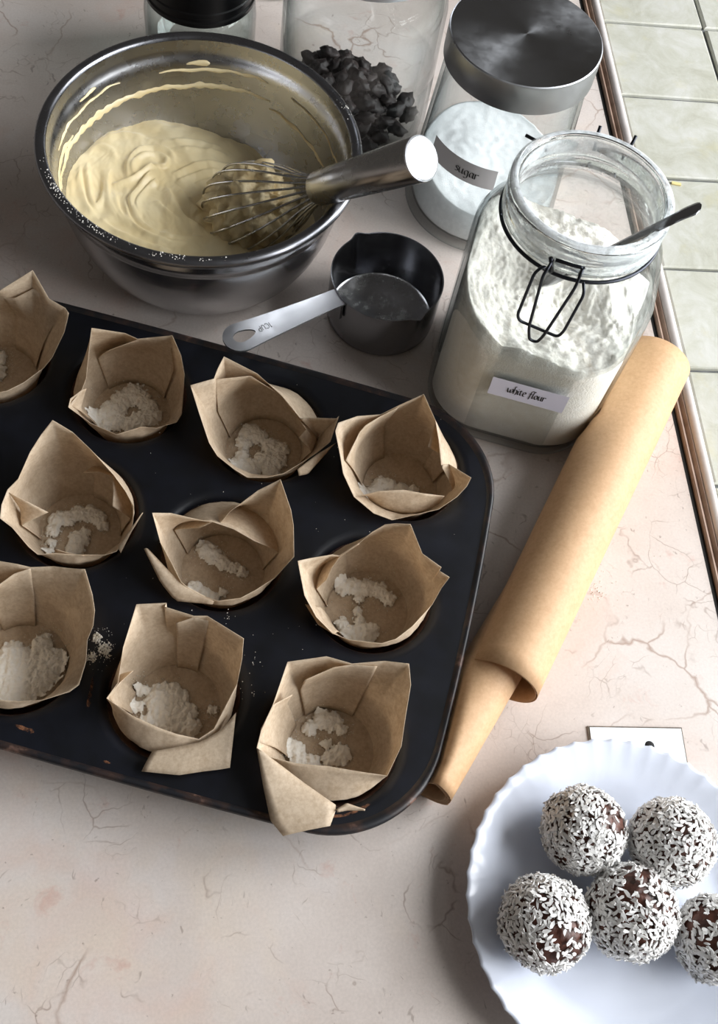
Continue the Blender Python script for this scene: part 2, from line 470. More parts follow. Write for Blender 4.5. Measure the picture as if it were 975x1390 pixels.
# batter: folded ribbons left by the whisk, as height along strokes
STROKES = [  # points in the frame of the photograph, width and height in mm
 ([(400, 480), (388, 410), (440, 352), (520, 330), (572, 352), (560, 396), (500, 400)], 3.4, 3.4), ([(370, 500), (362, 410), (410, 330), (500, 290), (590, 310), (610, 370)], 3.6, 2.6),
 ([(280, 520), (390, 482), (470, 420), (490, 400)], 3.0, 3.2), ([(400, 680), (380, 600), (430, 520), (490, 440)], 3.4, 3.0), ([(430, 690), (415, 610), (465, 530), (520, 480)], 3.0, 2.4),
 ([(150, 400), (160, 500), (182, 620), (208, 640), (240, 560), (232, 440)], 3.4, 2.6), ([(110, 420), (120, 520), (150, 640), (200, 700)], 3.4, 2.0), ([(270, 430), (262, 540), (280, 640), (340, 730)], 3.6, 2.2),
 ([(300, 560), (316, 650), (372, 722), (480, 792), (600, 830)], 3.8, 2.6), ([(400, 620), (424, 700), (500, 762), (640, 792), (770, 780)], 3.6, 2.4), ([(350, 600), (370, 690), (440, 770), (560, 815), (700, 820)], 3.0, 1.8),
 ([(620, 490), (700, 432), (820, 400), (960, 392)], 4.4, 2.8), ([(600, 440), (690, 380), (800, 350), (930, 340)], 4.2, 2.2), ([(640, 292), (760, 268), (890, 280)], 4.2, 2.2), ([(600, 250), (720, 225), (850, 235)], 3.6, 1.6),
 ([(570, 510), (612, 600), (680, 680), (770, 742)], 4.2, 3.2), ([(640, 520), (690, 590), (750, 640)], 5.0, 2.6), ([(180, 300), (260, 250), (360, 230), (450, 240)], 4.4, 1.8), ([(130, 350), (200, 310), (280, 330), (300, 380)], 4.0, 1.8),
 ([(220, 720), (330, 790), (460, 840), (600, 870)], 3.4, 1.6), ([(720, 480), (810, 450), (900, 450)], 3.4, 1.8), ([(520, 590), (560, 640), (640, 690)], 3.0, 2.0)]
_st = []
for pts, w_, h_ in STROKES:
    P = [at(80 + x / 3.9, 120 + y / 3.9, .047) - BC for x, y in pts]
    _st.append((np.array([(p.x, p.y) for p in smooth_path(P, 7)]), w_ / 1000, h_ / 1000))
def stroke_h(X, Y):
    out = np.zeros_like(X)
    for P, w_, h_ in _st:
        best = np.full_like(X, 1e9); sgn = np.zeros_like(X); tt = np.zeros_like(X); n_ = len(P) - 1
        for i in range(n_):
            ax_, ay_ = P[i]; dx, dy = P[i + 1] - P[i]; L2 = dx * dx + dy * dy + 1e-12
            t = np.clip(((X - ax_) * dx + (Y - ay_) * dy) / L2, 0, 1)
            ex, ey = X - ax_ - t * dx, Y - ay_ - t * dy; d = np.hypot(ex, ey); m_ = d < best
            best = np.where(m_, d, best); sgn = np.where(m_, np.sign(dx * ey - dy * ex), sgn); tt = np.where(m_, (i + t) / n_, tt)
        w2 = np.where(sgn > 0, w_ * .42, w_ * 1.05)
        fade = np.clip(np.minimum(tt, 1 - tt) * 6 + .12, 0, 1)
        out = np.maximum(out, out * .55 + h_ * fade * np.exp(-(best / w2) ** 2))
    return out
def soft(x, y):
    wx = noise.noise(Vector((x * 30, y * 30, 1.7))) * .010; X, Y = x + wx, y - wx
    return .0030 * noise.noise(Vector((X * 34, Y * 34, 3))) + .0012 * noise.noise(Vector((X * 110, Y * 70, 5))) + .0007 * abs(noise.noise(Vector((X * 210, Y * 150, 8))))
def batter_z(x, y):
    return .0445 - .10 * x - .06 * y + soft(x, y) - .010 * max(0, (x * .8 + y * .6) - .02) / .05
V, Fc = [], []; NR, NA = 150, 340
for j in range(NR + 1):
    for k in range(NA):
        a = 2 * math.pi * k / NA
        if j == 0:
            R = .088
            for _ in range(4):
                zz = batter_z(R * math.cos(a), R * math.sin(a)); R = bowl_r(max(.004, zz)) - .0004
            V.append(R); continue
        rr = V[k] * (j / NR) ** .75
        x, y = rr * math.cos(a), rr * math.sin(a)
        V.append((x, y, max(batter_z(x, y), .003)))
V = np.array(V[NA:]); V = np.vstack([V, [[0, 0, batter_z(0, 0)]]])
edge = np.clip((.0945 - np.hypot(V[:, 0], V[:, 1])) / .006, 0, 1)
V[:, 2] += stroke_h(V[:, 0], V[:, 1]) * edge - .0012
for j in range(NR - 1):
    for k in range(NA):
        a, b = j * NA + k, j * NA + (k + 1) % NA
        Fc.append((a, a + NA, b + NA, b))
for k in range(NA): Fc.append((NR * NA, k, (k + 1) % NA))
bat = mesh_obj('cake_batter', V.tolist(), Fc, M['batter']); bat.location = BC
tag(bat, 'pale yellow cake batter in folded swirls inside the steel bowl', 'batter')
# smears of batter left on the bowl wall
def smear(az0, az1, z0, z1, seed, amp=.004, thick=.0016):
    n = int(abs(az1 - az0) / 1.2); V, Fc = [], []; m = 6
    for i in range(n + 1):
        a = math.radians(az0 + (az1 - az0) * i / n); t = i / n
        zc = z0 + (z1 - z0) * t + .0025 * noise.noise(Vector((i * .13, seed, 0)))
        hw = amp * (.35 + .9 * abs(noise.noise(Vector((i * .22, seed * 3.1, 2))))) * min(1, 6 * t + .15, 6 * (1 - t) + .15)
        for j in range(m + 1):
            q = j / m * 2 - 1; z = zc + q * hw
            r = bowl_r(z) - .0002 - thick * (1 - q * q) * (.5 + .6 * abs(noise.noise(Vector((i * .4, j, seed)))))
            V.append((r * math.cos(a), r * math.sin(a), z))
    for i in range(n):
        for j in range(m):
            a = i * (m + 1) + j; Fc.append((a, a + 1, a + m + 2, a + m + 1))
    mesh_obj('smear', V, Fc, M['batter'], bat)
for q in ((188, 60, .064, .066, 1.0, .0042), (175, 128, .078, .080, 2.0, .0016), (110, 62, .078, .080, 3.0, .0022), (205, 160, .070, .070, 4.0, .003), (60, 20, .060, .052, 5.0, .002), (150, 140, .085, .086, 6.0, .0018), (98, 88, .083, .084, 7.0, .003), (50, 5, .078, .070, 8.0, .0009)):
    smear(*q)
M['batter_film'] = m_film('batter_film', (222, 206, 160), 60, .56, .78, .2)
V, Fc = [], []
zs = [.036, .046, .056, .066, .074]
for i in range(91):
    a = math.radians(-30 + 260 * i / 90)
    for z in zs: V.append(((bowl_r(z) - .0004) * math.cos(a), (bowl_r(z) - .0004) * math.sin(a), z))
for i in range(90):
    for j in range(len(zs) - 1):
        a = i * len(zs) + j; Fc.append((a, a + 1, a + len(zs) + 1, a + len(zs)))
mesh_obj('batter_film', V, Fc, M['batter_film'], bat)

# ------------------------------------------------------------------ whisk
A = Vector((.5565, -.4196, .7171)).normalized()
WB = at(432, 256, .1075); HL = .098
wh = empty('balloon_whisk', WB - A * .10)
tag(wh, 'steel balloon whisk with thick tubular handle resting in the batter', 'whisk')
inv = Vector(wh.location)
UA = A.orthogonal().normalized(); VA = A.cross(UA)
def along(t, r, a): return WB + A * t + (UA * math.cos(a) + VA * math.sin(a)) * r - inv
def ringloft(prof, n=48):
    V, Fc = [], []
    for t, r in prof:
        for k in range(n): V.append(along(t, r, 2 * math.pi * k / n))
    for i in range(len(prof) - 1):
        for k in range(n):
            a, b = i * n + k, i * n + (k + 1) % n; Fc.append((a, b, b + n, a + n))
    return V, Fc
v, f = ringloft([(-.001, .0002), (-.001, .0095), (.0, .0108), (.002, .0116), (.03, .0122), (HL - .001, .0140), (HL, .0136)])
mesh_obj('handle', v, f, M['steel_handle'], wh)
v, f = ringloft([(HL - .0006, .0138), (HL + .0006, .0137), (HL + .0010, .0128), (HL + .0006, .0118), (HL + .0006, .0002)])
o = mesh_obj('end_cap', v, f, M['steel_bright'], wh); smooth_angle(o, 30)
for k in range(9):
    a = math.pi * k / 9 + .1
    pts = []
    for s_ in (1, -1):
        prof = [(.002, .007), (-.018, .0130), (-.040, .0225), (-.066, .0305), (-.088, .0325), (-.104, .0245), (-.113, .0110)]
        pr = prof if s_ == 1 else prof[::-1]
        for t, r in pr: pts.append(WB + A * (t + .0012 * (k % 3)) + (UA * math.cos(a) + VA * math.sin(a)) * r * s_ - inv)
    v, f = tube(smooth_path(pts, 5), .0008, 8)
    mesh_obj('wire', v, f, M['steel_handle'], wh)
def blob(center, rx, ry, rz, amp, freq, seed, nu=64, nv=40):
    V, Fc = [], []
    for i in range(nv + 1):
        ph = math.pi * i / nv
        for k in range(nu):
            th = 2 * math.pi * k / nu
            d = Vector((math.sin(ph) * math.cos(th), math.sin(ph) * math.sin(th), math.cos(ph)))
            q = 1 + amp * noise.noise(d * freq + Vector((seed, 0, 0))) + amp * .5 * noise.noise(d * freq * 2.7 + Vector((0, seed, 0))) + amp * .3 * noise.noise(d * freq * 6 + Vector((0, 0, seed)))
            V.append((center[0] + d.x * rx * q, center[1] + d.y * ry * q, center[2] + d.z * rz * q))
    for i in range(nv):
        for k in range(nu):
            a, b = i * nu + k, i * nu + (k + 1) % nu; Fc.append((a, a + nu, b + nu, b))
    return V, Fc
v, f = blob((0, 0, 0), .0285, .0285, .036, .34, 3.4, 4.2)
rotm = A.to_track_quat('Z', 'X').to_matrix()
v = [rotm @ Vector(p) + (WB - A * .078 - inv) for p in v]
mesh_obj('batter_clump', v, f, M['clump'], wh)

# ------------------------------------------------------------------ measuring cup
CC = Vector((.1122, .5005, 0)); CR, CH = .0408, .0447
cup = empty('measuring_cup', CC); tag(cup, 'steel one cup measuring cup with long flat handle beside the bowl', 'measuring cup')
n = 120; V, Fc = [], []
prof = [(.0002, .0), (.036, .0), (.0382, .0008), (.0396, .003), (.0402, .012), (CR, CH - .001), (CR, CH), (CR - .0009, CH), (CR - .001, CH - .001), (.0392, .012), (.0380, .0030), (.0360, .0016), (.0002, .0014)]
sp = [math.radians(118), math.radians(-62)]
for r, z in prof:
    for k in range(n):
        a = 2 * math.pi * k / n; rr = r; zz = z
        if z > .02:
            for s_ in sp:
                d = (a - s_ + math.pi) % (2 * math.pi) - math.pi
                rr += .0035 * math.exp(-(d / .11) ** 2) * (z - .02) / .025
        V.append((rr * math.cos(a), rr * math.sin(a), zz))
for i in range(len(prof) - 1):
    for k in range(n):
        a, b = i * n + k, i * n + (k + 1) % n; Fc.append((a, b, b + n, a + n))
o = mesh_obj('cup_body', V, Fc, M['steel_cup'], cup); smooth_angle(o, 45)
res_ = m_film('milky_residue', (214, 216, 214), 90, .50, .66, .5)
v, f = lathe([(.0002, .0019), (.0345, .0019), (.0368, .0032)], 64); mesh_obj('residue', v, f, res_, cup)
# handle outline in its own plane, x along the handle away from the cup
hd = (at(312, 466, .043) - CC); hang = math.atan2(hd.y, hd.x); hx1 = math.hypot(hd.x, hd.y) + .004
def handle_outline():
    pts = []
    x0, x1, w0, w1 = CR - .001, hx1, .0074, .0118
    for k in range(13): t = k / 12; pts.append((x0 + (x1 - .012 - x0) * t, w0 + (w1 - w0) * t ** 1.6))
    for k in range(1, 12): a = math.pi / 2 - math.pi * k / 12; pts.append((x1 - .012 + .012 * math.cos(a), w1 * math.sin(a)))
    for k in range(12, -1, -1): t = k / 12; pts.append((x0 + (x1 - .012 - x0) * t, -(w0 + (w1 - w0) * t ** 1.6)))
    return pts
ol = handle_outline(); N = len(ol)
hc = hx1 - .0155
hole = []
for i in range(N):
    x, y = ol[i]; a = math.atan2(y, x - hc)
    hole.append((hc + .0082 * math.cos(a) + .0002, (.0046 + .0012 * math.cos(a)) * math.sin(a)))
V, Fc = [], []
zt, th = CH - .001, .0014
hz = lambda x: zt + .02 * (x - CR)
for z0 in (0, -th):
    V += [(x, y, hz(x) + z0) for x, y in ol]
    V += [(x, y, hz(x) + z0) for x, y in hole]
for i in range(N):
    k_ = (i + 1) % N
    Fc.append((i, k_, N + k_, N + i)); Fc.append((2 * N + k_, 2 * N + i, 3 * N + i, 3 * N + k_))
    Fc.append((k_, i, 2 * N + i, 2 * N + k_)); Fc.append((N + i, N + k_, 3 * N + k_, 3 * N + i))
hnd = mesh_obj('handle', V, Fc, M['steel_bright'], cup, smooth=False); hnd.rotation_euler = (0, 0, hang)
v, f = box(-.0012, .0008, -.0070, .0070, -.016, 0)
br = mesh_obj('bracket', [(x + CR + .0016, y, z + zt) for x, y, z in v], f, M['steel_cup'], hnd, smooth=False)
lv, lf, lw = lettering('1CUP', .15, mono=True)
k = .0030
V = [(hc - .0098 - lw * k + x * k, y * k - .0022, hz(hc - .0098 - lw * k + x * k) + .0002) for x, y in lv]
o = mesh_obj('lettering', V, lf, M['ink_grey'], hnd, smooth=False); o['label'] = 'stamped capacity mark 1 CUP'

# ------------------------------------------------------------------ rounded square jar of flour
JR = math.atan2(-.287, .957); JC = Vector((.2078, .4440, 0)); JW = .061
jn = Vector((math.cos(JR), math.sin(JR), 0)); jm = Vector((-math.sin(JR), math.cos(JR), 0))
def rsq(a, w, rc):
    c, s_ = abs(math.cos(a)), abs(math.sin(a)); k = w - rc
    t = w / max(c, s_)
    if c * t > k and s_ * t > k and rc > 0:
        dk = (c + s_) * k; t = dk + math.sqrt(max(0, rc * rc - (2 * k * k - dk * dk)))
    return t
JP = [(.050, .040, .0005), (.0560, .040, .0), (.0590, .040, .0018), (.0605, .041, .006), (JW, .041, .014), (JW, .041, .120), (.0605, .042, .134), (.0580, .047, .146), (.0535, .050, .155), (.0490, .049, .161), (.0470, .047, .165), (.0462, .0462, .170)]
def jar_w(z):
    P = JP[1:]
    for (w0, c0, z0), (w1, c1, z1) in zip(P, P[1:]):
        if z <= z1:
            t = (z - z0) / (z1 - z0) if z > z0 else 0; return w0 + (w1 - w0) * t, c0 + (c1 - c0) * t
    return P[-1][0], P[-1][1]
def sq_loft(levels, n=128, cap=False):
    V, Fc = [], []
    for w, rc, z in levels:
        for k in range(n):
            a = 2 * math.pi * k / n; r = rsq(a, w, min(rc, w)); V.append((r * math.cos(a), r * math.sin(a), z))
    for i in range(len(levels) - 1):
        for k in range(n):
            a, b = i * n + k, i * n + (k + 1) % n; Fc.append((a, b, b + n, a + n))
    if cap: Fc.append(tuple(range(n - 1, -1, -1)))
    return V, Fc
fj = empty('flour_jar', JC, JR)
tag(fj, 'open square clip-top glass jar of white flour with a paper name label', 'jar')
outer = JP
inner = [(w - .0028, max(.02, rc - .0028), z + (.0045 if i < 4 else 0)) for i, (w, rc, z) in enumerate(JP)]
v, f = merge(sq_loft([(.001, .001, .0005)] + outer), sq_loft((inner[::-1] + [(.001, .001, .005)])))
mesh_obj('glass_body', v, f, M['glass'], fj)
neck = [(.0462, .170), (.0470, .1715), (.0488, .173), (.0490, .1755), (.0478, .177), (.0476, .182), (.0486, .184), (.0490, .188), (.0486, .192), (.0468, .1943), (.0444, .1945), (.0430, .192), (.0428, .182), (.0432, .174), (.0434, .170), (.0462, .170)]
v, f = lathe(neck, 96)
mesh_obj('glass_neck', v, f, M['glass_solid'], fj)
v, f = lathe([(.0440, .1949), (.0458, .1950), (.0470, .1947), (.0488, .1930)], 96)
fl = m_film('rim_flour', (232, 238, 242), 90, .25, .6, .9); mesh_obj('flour_film', v, f, fl, fj)
v, f = lathe([(.0491, .1752), (.0480, .1772), (.0478, .182), (.0488, .184), (.0492, .188), (.0488, .192)], 96)
fl2 = m_film('outer_rim_flour', (220, 230, 236), 60, .25, .75, .6); mesh_obj('flour_film', v, f, fl2, fj)
v, f = lathe([(.0432, .168), (.0427, .176), (.0425, .184), (.0427, .192)], 96)
mesh_obj('flour_film', v, f, M['flour_film'], fj)
v, f = sq_loft([(jar_w(z)[0] - .0031, jar_w(z)[1] - .003, z) for z in (.095, .105, .115, .125, .135, .145, .152, .158)], 96)
film2 = m_film('wall_flour', (236, 234, 228), 120, .46, .72, .35); mesh_obj('flour_film', v, f, film2, fj)
# flour inside: a sloping, cratered heap
def flour_top(u, v_):
    z = .110 - .12 * u + .40 * max(0, -u - .025) + .10 * v_
    z -= .012 * math.exp(-(((u - .010) / .022) ** 2 + ((v_ + .012) / .020) ** 2))
    z += .010 * math.exp(-(((u + .004) / .03) ** 2 + ((v_ - .022) / .014) ** 2))
    z += .005 * noise.noise(Vector((u * 50, v_ * 50, 2))) + .0016 * noise.noise(Vector((u * 170, v_ * 170, 4))) + .0013 * noise.noise(Vector((u * 420, v_ * 420, 6)))
    return min(z, .138)
V, Fc = [], []; NA, NR = 180, 70
for j in range(NR + 1):
    for k in range(NA):
        a = 2 * math.pi * k / NA
        R = JW - .0035
        for _ in range(3):
            rr = rsq(a, R, .036); zz = flour_top(rr * math.cos(a), rr * math.sin(a)); w_, c_ = jar_w(zz); R = w_ - .0034
        rr = rsq(a, R, max(.02, c_ - .003)) * (j / NR)
        V.append((rr * math.cos(a), rr * math.sin(a), flour_top(rr * math.cos(a), rr * math.sin(a))))
for j in range(NR):
    for k in range(NA):
        a, b = j * NA + k, j * NA + (k + 1) % NA; Fc.append((a, a + NA, b + NA, b))
base0 = NR * NA
for z, dw in ((.090, .0034), (.06, .0034), (.014, .0034), (.0075, .006), (.0055, .012)):
    w_, c_ = jar_w(max(z, .003)); off = len(V)
    for k in range(NA):
        a = 2 * math.pi * k / NA; rr = rsq(a, w_ - dw, .034); V.append((rr * math.cos(a), rr * math.sin(a), z))
    for k in range(NA):
        a, b = base0 + k, base0 + (k + 1) % NA; Fc.append((a, off + k, off + (k + 1) % NA, b))
    base0 = off
Fc.append(tuple(range(len(V) - 1, len(V) - NA - 1, -1)))
fo = mesh_obj('flour', V, Fc, M['flour']); fo.location = JC; fo.rotation_euler = (0, 0, JR)
tag(fo, 'heaped white flour filling the square clip-top jar', 'flour')
# label on the front face
lab = mesh_obj('paper_label', [(-.0214, -JW - .0003, .0600), (.0292, -JW - .0003, .0600), (.0292, -JW - .0003, .0785), (-.0214, -JW - .0003, .0785)], [(0, 1, 2, 3)], M['label'], fj, smooth=False)
lab['label'] = 'white paper label reading white flour'
lv, lf, lw = lettering('white flour', .24, 35)
k = .0258 / lw
mesh_obj('lettering', [(-.0098 + x * k, -JW - .0005, .0668 + y * k * 1.25) for x, y in lv], lf, M['ink'], lab, smooth=False)
# wire ring and clip
ring = [(.0486 * math.cos(a), .0486 * math.sin(a), .1690) for a in np.linspace(0, 2 * math.pi, 73)[:-1]]
v, f = tube(ring, .0012, 8, closed=True); mesh_obj('neck_wire', v, f, M['wire'], fj)
def jl(px, py, off):
    p = on_plane(px, py, JC - jm * off, -jm) - JC
    return (p.dot(jn), p.dot(jm), p.z)
zc = lambda x, y: (680 + x / 7.5, 330 + y / 7.5)
def clip(pts, r, name):
    P = fillet_path([jl(*zc(x, y), o_) for x, y, o_ in pts], .004, 4)
    v, f = tube(P, r, 8); mesh_obj(name, v, f, M['wire'], fj)
clip([(500, 300, .0500), (440, 230, .053), (345, 300, .056), (170, 730, .0655), (190, 790, .0655), (580, 955, .0655), (640, 900, .0650), (850, 520, .056), (840, 400, .053)], .00095, 'clip_lever')
clip([(530, 170, .0495), (490, 240, .054), (430, 330, .0575), (285, 860, .0672), (290, 980, .0672), (365, 1010, .0672), (430, 950, .0672), (760, 450, .0575), (820, 300, .0530), (845, 250, .0495)], .00095, 'clip_bail')
clip([(510, 150, .0500), (520, 290, .0500)], .0013, 'clip_post'); clip([(560, 170, .0500), (760, 235, .0500), (840, 250, .0500), (800, 330, .0500)], .0011, 'clip_post')
for px, py, q in ((811, 178, .006), (856, 190, .006)):
    b = Vector(at(px, py + 8, .166)) - JC; p = Vector((b.dot(jn), b.dot(jm), b.z))
    d = Vector((p.x, p.y, 0)).normalized()
    v, f = tube([p - d * .003 + Vector((0, 0, -.004)), p + d * .004, p + d * .006 + Vector((0, 0, .004))], .0011, 8); mesh_obj('hinge_wire', v, f, M['wire'], fj)
b = Vector(at(730, 191, .17)) - JC
v, f = tube([Vector((b.dot(jn), b.dot(jm), .17)) + Vector((-.008, .002, 0)), Vector((b.dot(jn), b.dot(jm), .17)) + Vector((.004, -.002, .0))], .0011, 8); mesh_obj('hinge_wire', v, f, M['wire'], fj)

# spoon standing in the flour
S0, S1, S2 = at(952, 281, .2085), at(905, 302, .1995), at(836, 335, .162)
spo = empty('spoon', S2); tag(spo, 'steel spoon handle leaning out of the flour jar', 'spoon')
path = smooth_path([S0, S0.lerp(S1, .5) + Vector((0, 0, .001)), S1, S1.lerp(S2, .5), S2, S2 + (S2 - S1) * .6], 6)
V, Fc = [], []
side = (S0 - S2).cross(Vector((0, 0, 1))).normalized()
for i, p in enumerate(path):
    t = i / (len(path) - 1); w_ = .0055 * (1 - .45 * t) * (1 if i > 2 else (.45, .8, .95)[i]); nrm = Vector((0, 0, 1))
    for sx, sz in ((-1, 0), (-.6, .0007), (0, .0010), (.6, .0007), (1, 0), (.6, -.0006), (-.6, -.0006)):
        V.append(p + side * w_ * sx + nrm * sz - S2)
m = 7
for i in range(len(path) - 1):
    for k in range(m): Fc.append((i * m + k, i * m + (k + 1) % m, (i + 1) * m + (k + 1) % m, (i + 1) * m + k))
Fc.append(tuple(range(m))); 
mesh_obj('handle', V, Fc, M['steel_cup'], spo)
e = path[-1] - S2; dv = (path[-1] - path[-4]).normalized()
v, f = blob((0, 0, 0), .016, .023, .0035, 0, 1, 0, 24, 16)
q = dv.to_track_quat('Y', 'Z').to_matrix(); v = [q @ Vector(p) + e + dv * .020 for p in v]
mesh_obj('spoon_bowl', v, f, M['steel_cup'], spo)

# ------------------------------------------------------------------ sugar jar
SC = Vector((.2001, .6227, 0))
sj = empty('sugar_jar', SC); tag(sj, 'round glass sugar jar with flat brushed steel lid', 'jar')
def sug_r(z): return .0608 - .0095 * z / .135
so = [(.0002, .0008), (.052, .0005), (.0575, 0), (.0605, .0025), (.0610, .006)] + [(sug_r(z), z) for z in (.012, .04, .08, .11, .128)] + [(.0495, .135), (.0485, .145)]
si = [(.0455, .145), (.0465, .135)] + [(sug_r(z) - .0026, z) for z in (.128, .11, .08, .04, .012)] + [(.0560, .008), (.05, .006), (.0002, .006)]
v, f = merge(lathe(so, 96), lathe(si, 96)); mesh_obj('glass_body', v, f, M['glass'], sj)
v, f = lathe([(.0480, .1352), (.0530, .1350), (.0540, .1360), (.0541, .1380), (.0541, .1570), (.0538, .1580), (.0530, .1586), (.030, .1588), (.0002, .1588)], 128)
o = mesh_obj('lid', v, f, M['lid_steel'], sj); smooth_angle(o, 35)
def sugar_top(u, v_):
    return .044 + .16 * v_ - .05 * u + .005 * noise.noise(Vector((u * 22, v_ * 22, 1))) + .0006 * noise.noise(Vector((u * 160, v_ * 160, 3)))
V, Fc = [], []; NA, NR = 128, 40
for j in range(NR + 1):
    for k in range(NA):
        a = 2 * math.pi * k / NA; z = sugar_top(.055 * math.cos(a), .055 * math.sin(a)); R = sug_r(z) - .003
        rr = R * j / NR; V.append((rr * math.cos(a), rr * math.sin(a), sugar_top(rr * math.cos(a), rr * math.sin(a))))
for j in range(NR):
    for k in range(NA):
        a, b = j * NA + k, j * NA + (k + 1) % NA; Fc.append((a, a + NA, b + NA, b))
off0 = NR * NA
for z, r in ((.015, .0565), (.0085, .0545), (.0068, .049)):
    off = len(V); V += [(r * math.cos(2 * math.pi * k / NA), r * math.sin(2 * math.pi * k / NA), z) for k in range(NA)]
    for k in range(NA): Fc.append((off0 + k, off + k, off + (k + 1) % NA, off0 + (k + 1) % NA))
    off0 = off
Fc.append(tuple(range(len(V) - 1, len(V) - NA - 1, -1)))
o = mesh_obj('sugar', V, Fc, M['sugar']); o.location = SC; tag(o, 'white granulated sugar in the round steel-lidded jar', 'sugar')
V, Fc = [], []
a0, a1 = math.radians(-158), math.radians(-99)
for i in range(25):
    a = a0 + (a1 - a0) * i / 24
    for z in (.0662, .0838): V.append(((sug_r(z) + .0004) * math.cos(a), (sug_r(z) + .0004) * math.sin(a), z))
for i in range(24): Fc.append((2 * i, 2 * i + 2, 2 * i + 3, 2 * i + 1))
lab = mesh_obj('paper_label', V, Fc, M['label_grey'], sj); lab['label'] = 'grey white paper label reading sugar'
lv, lf, lw = lettering('sugar', .20, 35)
k = math.radians(20.0) / lw; V = []
for x, y in lv:
    a = math.radians(-131.5) + x * k; z = .0718 + y * .0046; r = sug_r(z) + .0007; V.append((r * math.cos(a), r * math.sin(a), z))
mesh_obj('lettering', V, lf, M['ink'], lab, smooth=False)

# ------------------------------------------------------------------ jar of dried fruit
RC = Vector((.0984, .709, 0)); RR = .062
rj = empty('dried_fruit_jar', RC); tag(rj, 'tall clear glass jar holding dark dried fruit behind the whisk', 'jar')
ro_ = [(.0002, .001), (.052, .0006), (.058, 0), (.0612, .003), (RR, .008), (RR, .060), (.0614, .0615), (.0614, .064), (RR, .0655), (RR, .118), (.0600, .130), (.0560, .140), (.0520, .148), (.0510, .160)]
ri_ = [(.0480, .160), (.0490, .148), (.0530, .140), (.0572, .130), (RR - .003, .118), (RR - .003, .012), (.057, .008), (.0002, .007)]
v, f = merge(lathe(ro_, 96), lathe(ri_, 96)); mesh_obj('glass_body', v, f, M['glass'], rj)
v, f = lathe([(.0520, .150), (.0545, .151), (.0550, .153), (.0550, .170), (.0540, .172), (.0002, .1725)], 96)
o = mesh_obj('lid', v, f, M['steel_bright'], rj); smooth_angle(o, 35)
random.seed(11)
rm = []
for k in range(4):
    v, f = blob((0, 0, 0), .0085, .0062, .0048, .55, 2.2, 3.1 * k, 14, 9)
    o = mesh_obj('dried_fruit', v, f, M['raisin']); rm.append(o)
cnt = 0; spots = []
for layer in range(5):
    z = .0115 + .0082 * layer; tries = 0
    while tries < 400:
        tries += 1
        a = random.uniform(0, 2 * math.pi); q = math.sqrt(random.random()) * .049
        x, y = q * math.cos(a), q * math.sin(a)
        if x * .5 + y * .35 + .0085 * layer > .034: continue
        if layer > 0 and math.hypot(x + .008, y - .004) > .054 - .0075 * layer: continue
        if all((x - s[0]) ** 2 + (y - s[1]) ** 2 + (2.0 * (z - s[2])) ** 2 > .0112 ** 2 for s in spots): spots.append((x, y, z))
for x, y, z in spots:
    o = rm[cnt] if cnt < 4 else copy_of(rm[cnt % 4])
    o.location = RC + Vector((x, y, z)); o.rotation_euler = (random.uniform(-.6, .6), random.uniform(-.6, .6), random.uniform(0, 6.3)); s_ = random.uniform(.8, 1.15); o.scale = (s_, s_, s_)
    tag(o, 'dark wrinkled dried fruit piece heaped in the tall glass jar', 'dried fruit', 'dried fruit in the tall jar')
    cnt += 1

# ------------------------------------------------------------------ jar with black ridged lid, and a jar foot behind it
KC = Vector((-.0268, .758, 0))
kj = empty('black_lidded_jar', KC); tag(kj, 'small glass jar with black ridged screw lid behind the mixing bowl', 'jar')
v, f = merge(lathe([(.0002, .001), (.038, 0), (.043, .003), (.0445, .01), (.0450, .058), (.0435, .068), (.0400, .074)], 80), lathe([(.0375, .074), (.0410, .067), (.0425, .058), (.0420, .01), (.0002, .006)], 80))
mesh_obj('glass_body', v, f, M['glass_thick'], kj)
prof = [(.0405, .0735), (.0430, .0725), (.0437, .0735), (.0437, .0765), (.0424, .0775), (.0424, .0800), (.0434, .0808), (.0434, .0840), (.0424, .0850), (.0424, .0990), (.0410, .1005), (.0002, .1005)]
v, f = lathe(prof, 80); o = mesh_obj('lid', v, f, M['black_plastic'], kj); smooth_angle(o, 30)
QC = Vector((.033, .897, 0))
qj = empty('glass_canister', QC); tag(qj, 'glass canister foot just showing behind the black-lidded jar', 'jar')
v, f = lathe([(.0002, .001), (.042, 0), (.0455, .002), (.0460, .006), (.0460, .07), (.042, .078)], 80); mesh_obj('glass_body', v, f, M['glass_thick'], qj)
v, f = lathe([(.0435, .078), (.047, .078), (.047, .092), (.0002, .093)], 80); o = mesh_obj('lid', v, f, M['wire'], qj); smooth_angle(o, 30)

# ------------------------------------------------------------------ muffin pan
PA = math.radians(-16.5)
pu = Vector((math.cos(PA), math.sin(PA), 0)); pv = Vector((-math.sin(PA), math.cos(PA), 0))
PITU, PITV, PZ, WR = .0942, .0932, .0315, .0375
C43 = Vector((.0635, .1715, 0))
PO = C43 + pv * PITV - pu * PITU * 1.5            # centre of the pan
pan = empty('muffin_pan', PO, PA); tag(pan, 'worn black twelve cup muffin pan lying across the worktop', 'muffin pan')
HU, HV = PITU * 1.5 + .054, PITV + .0485
def outline_r(a, grow=0.0):
    """distance from pan centre to its bowed, round-cornered edge along angle a"""
    lo_, hi_ = 0, .5
    rc = .060
    def inside(x, y):
        hu = HU + .0055 * (1 - (y / HV) ** 2) + grow; hv = HV + .003 * (1 - (x / HU) ** 2) + grow
        dx, dy = abs(x) - (hu - rc), abs(y) - (hv - rc)
        if dx > 0 and dy > 0: return math.hypot(dx, dy) < rc
        return dx < rc and dy < rc
    for _ in range(28):
        m_ = (lo_ + hi_) / 2
        if inside(m_ * math.cos(a), m_ * math.sin(a)): lo_ = m_
        else: hi_ = m_
    return lo_
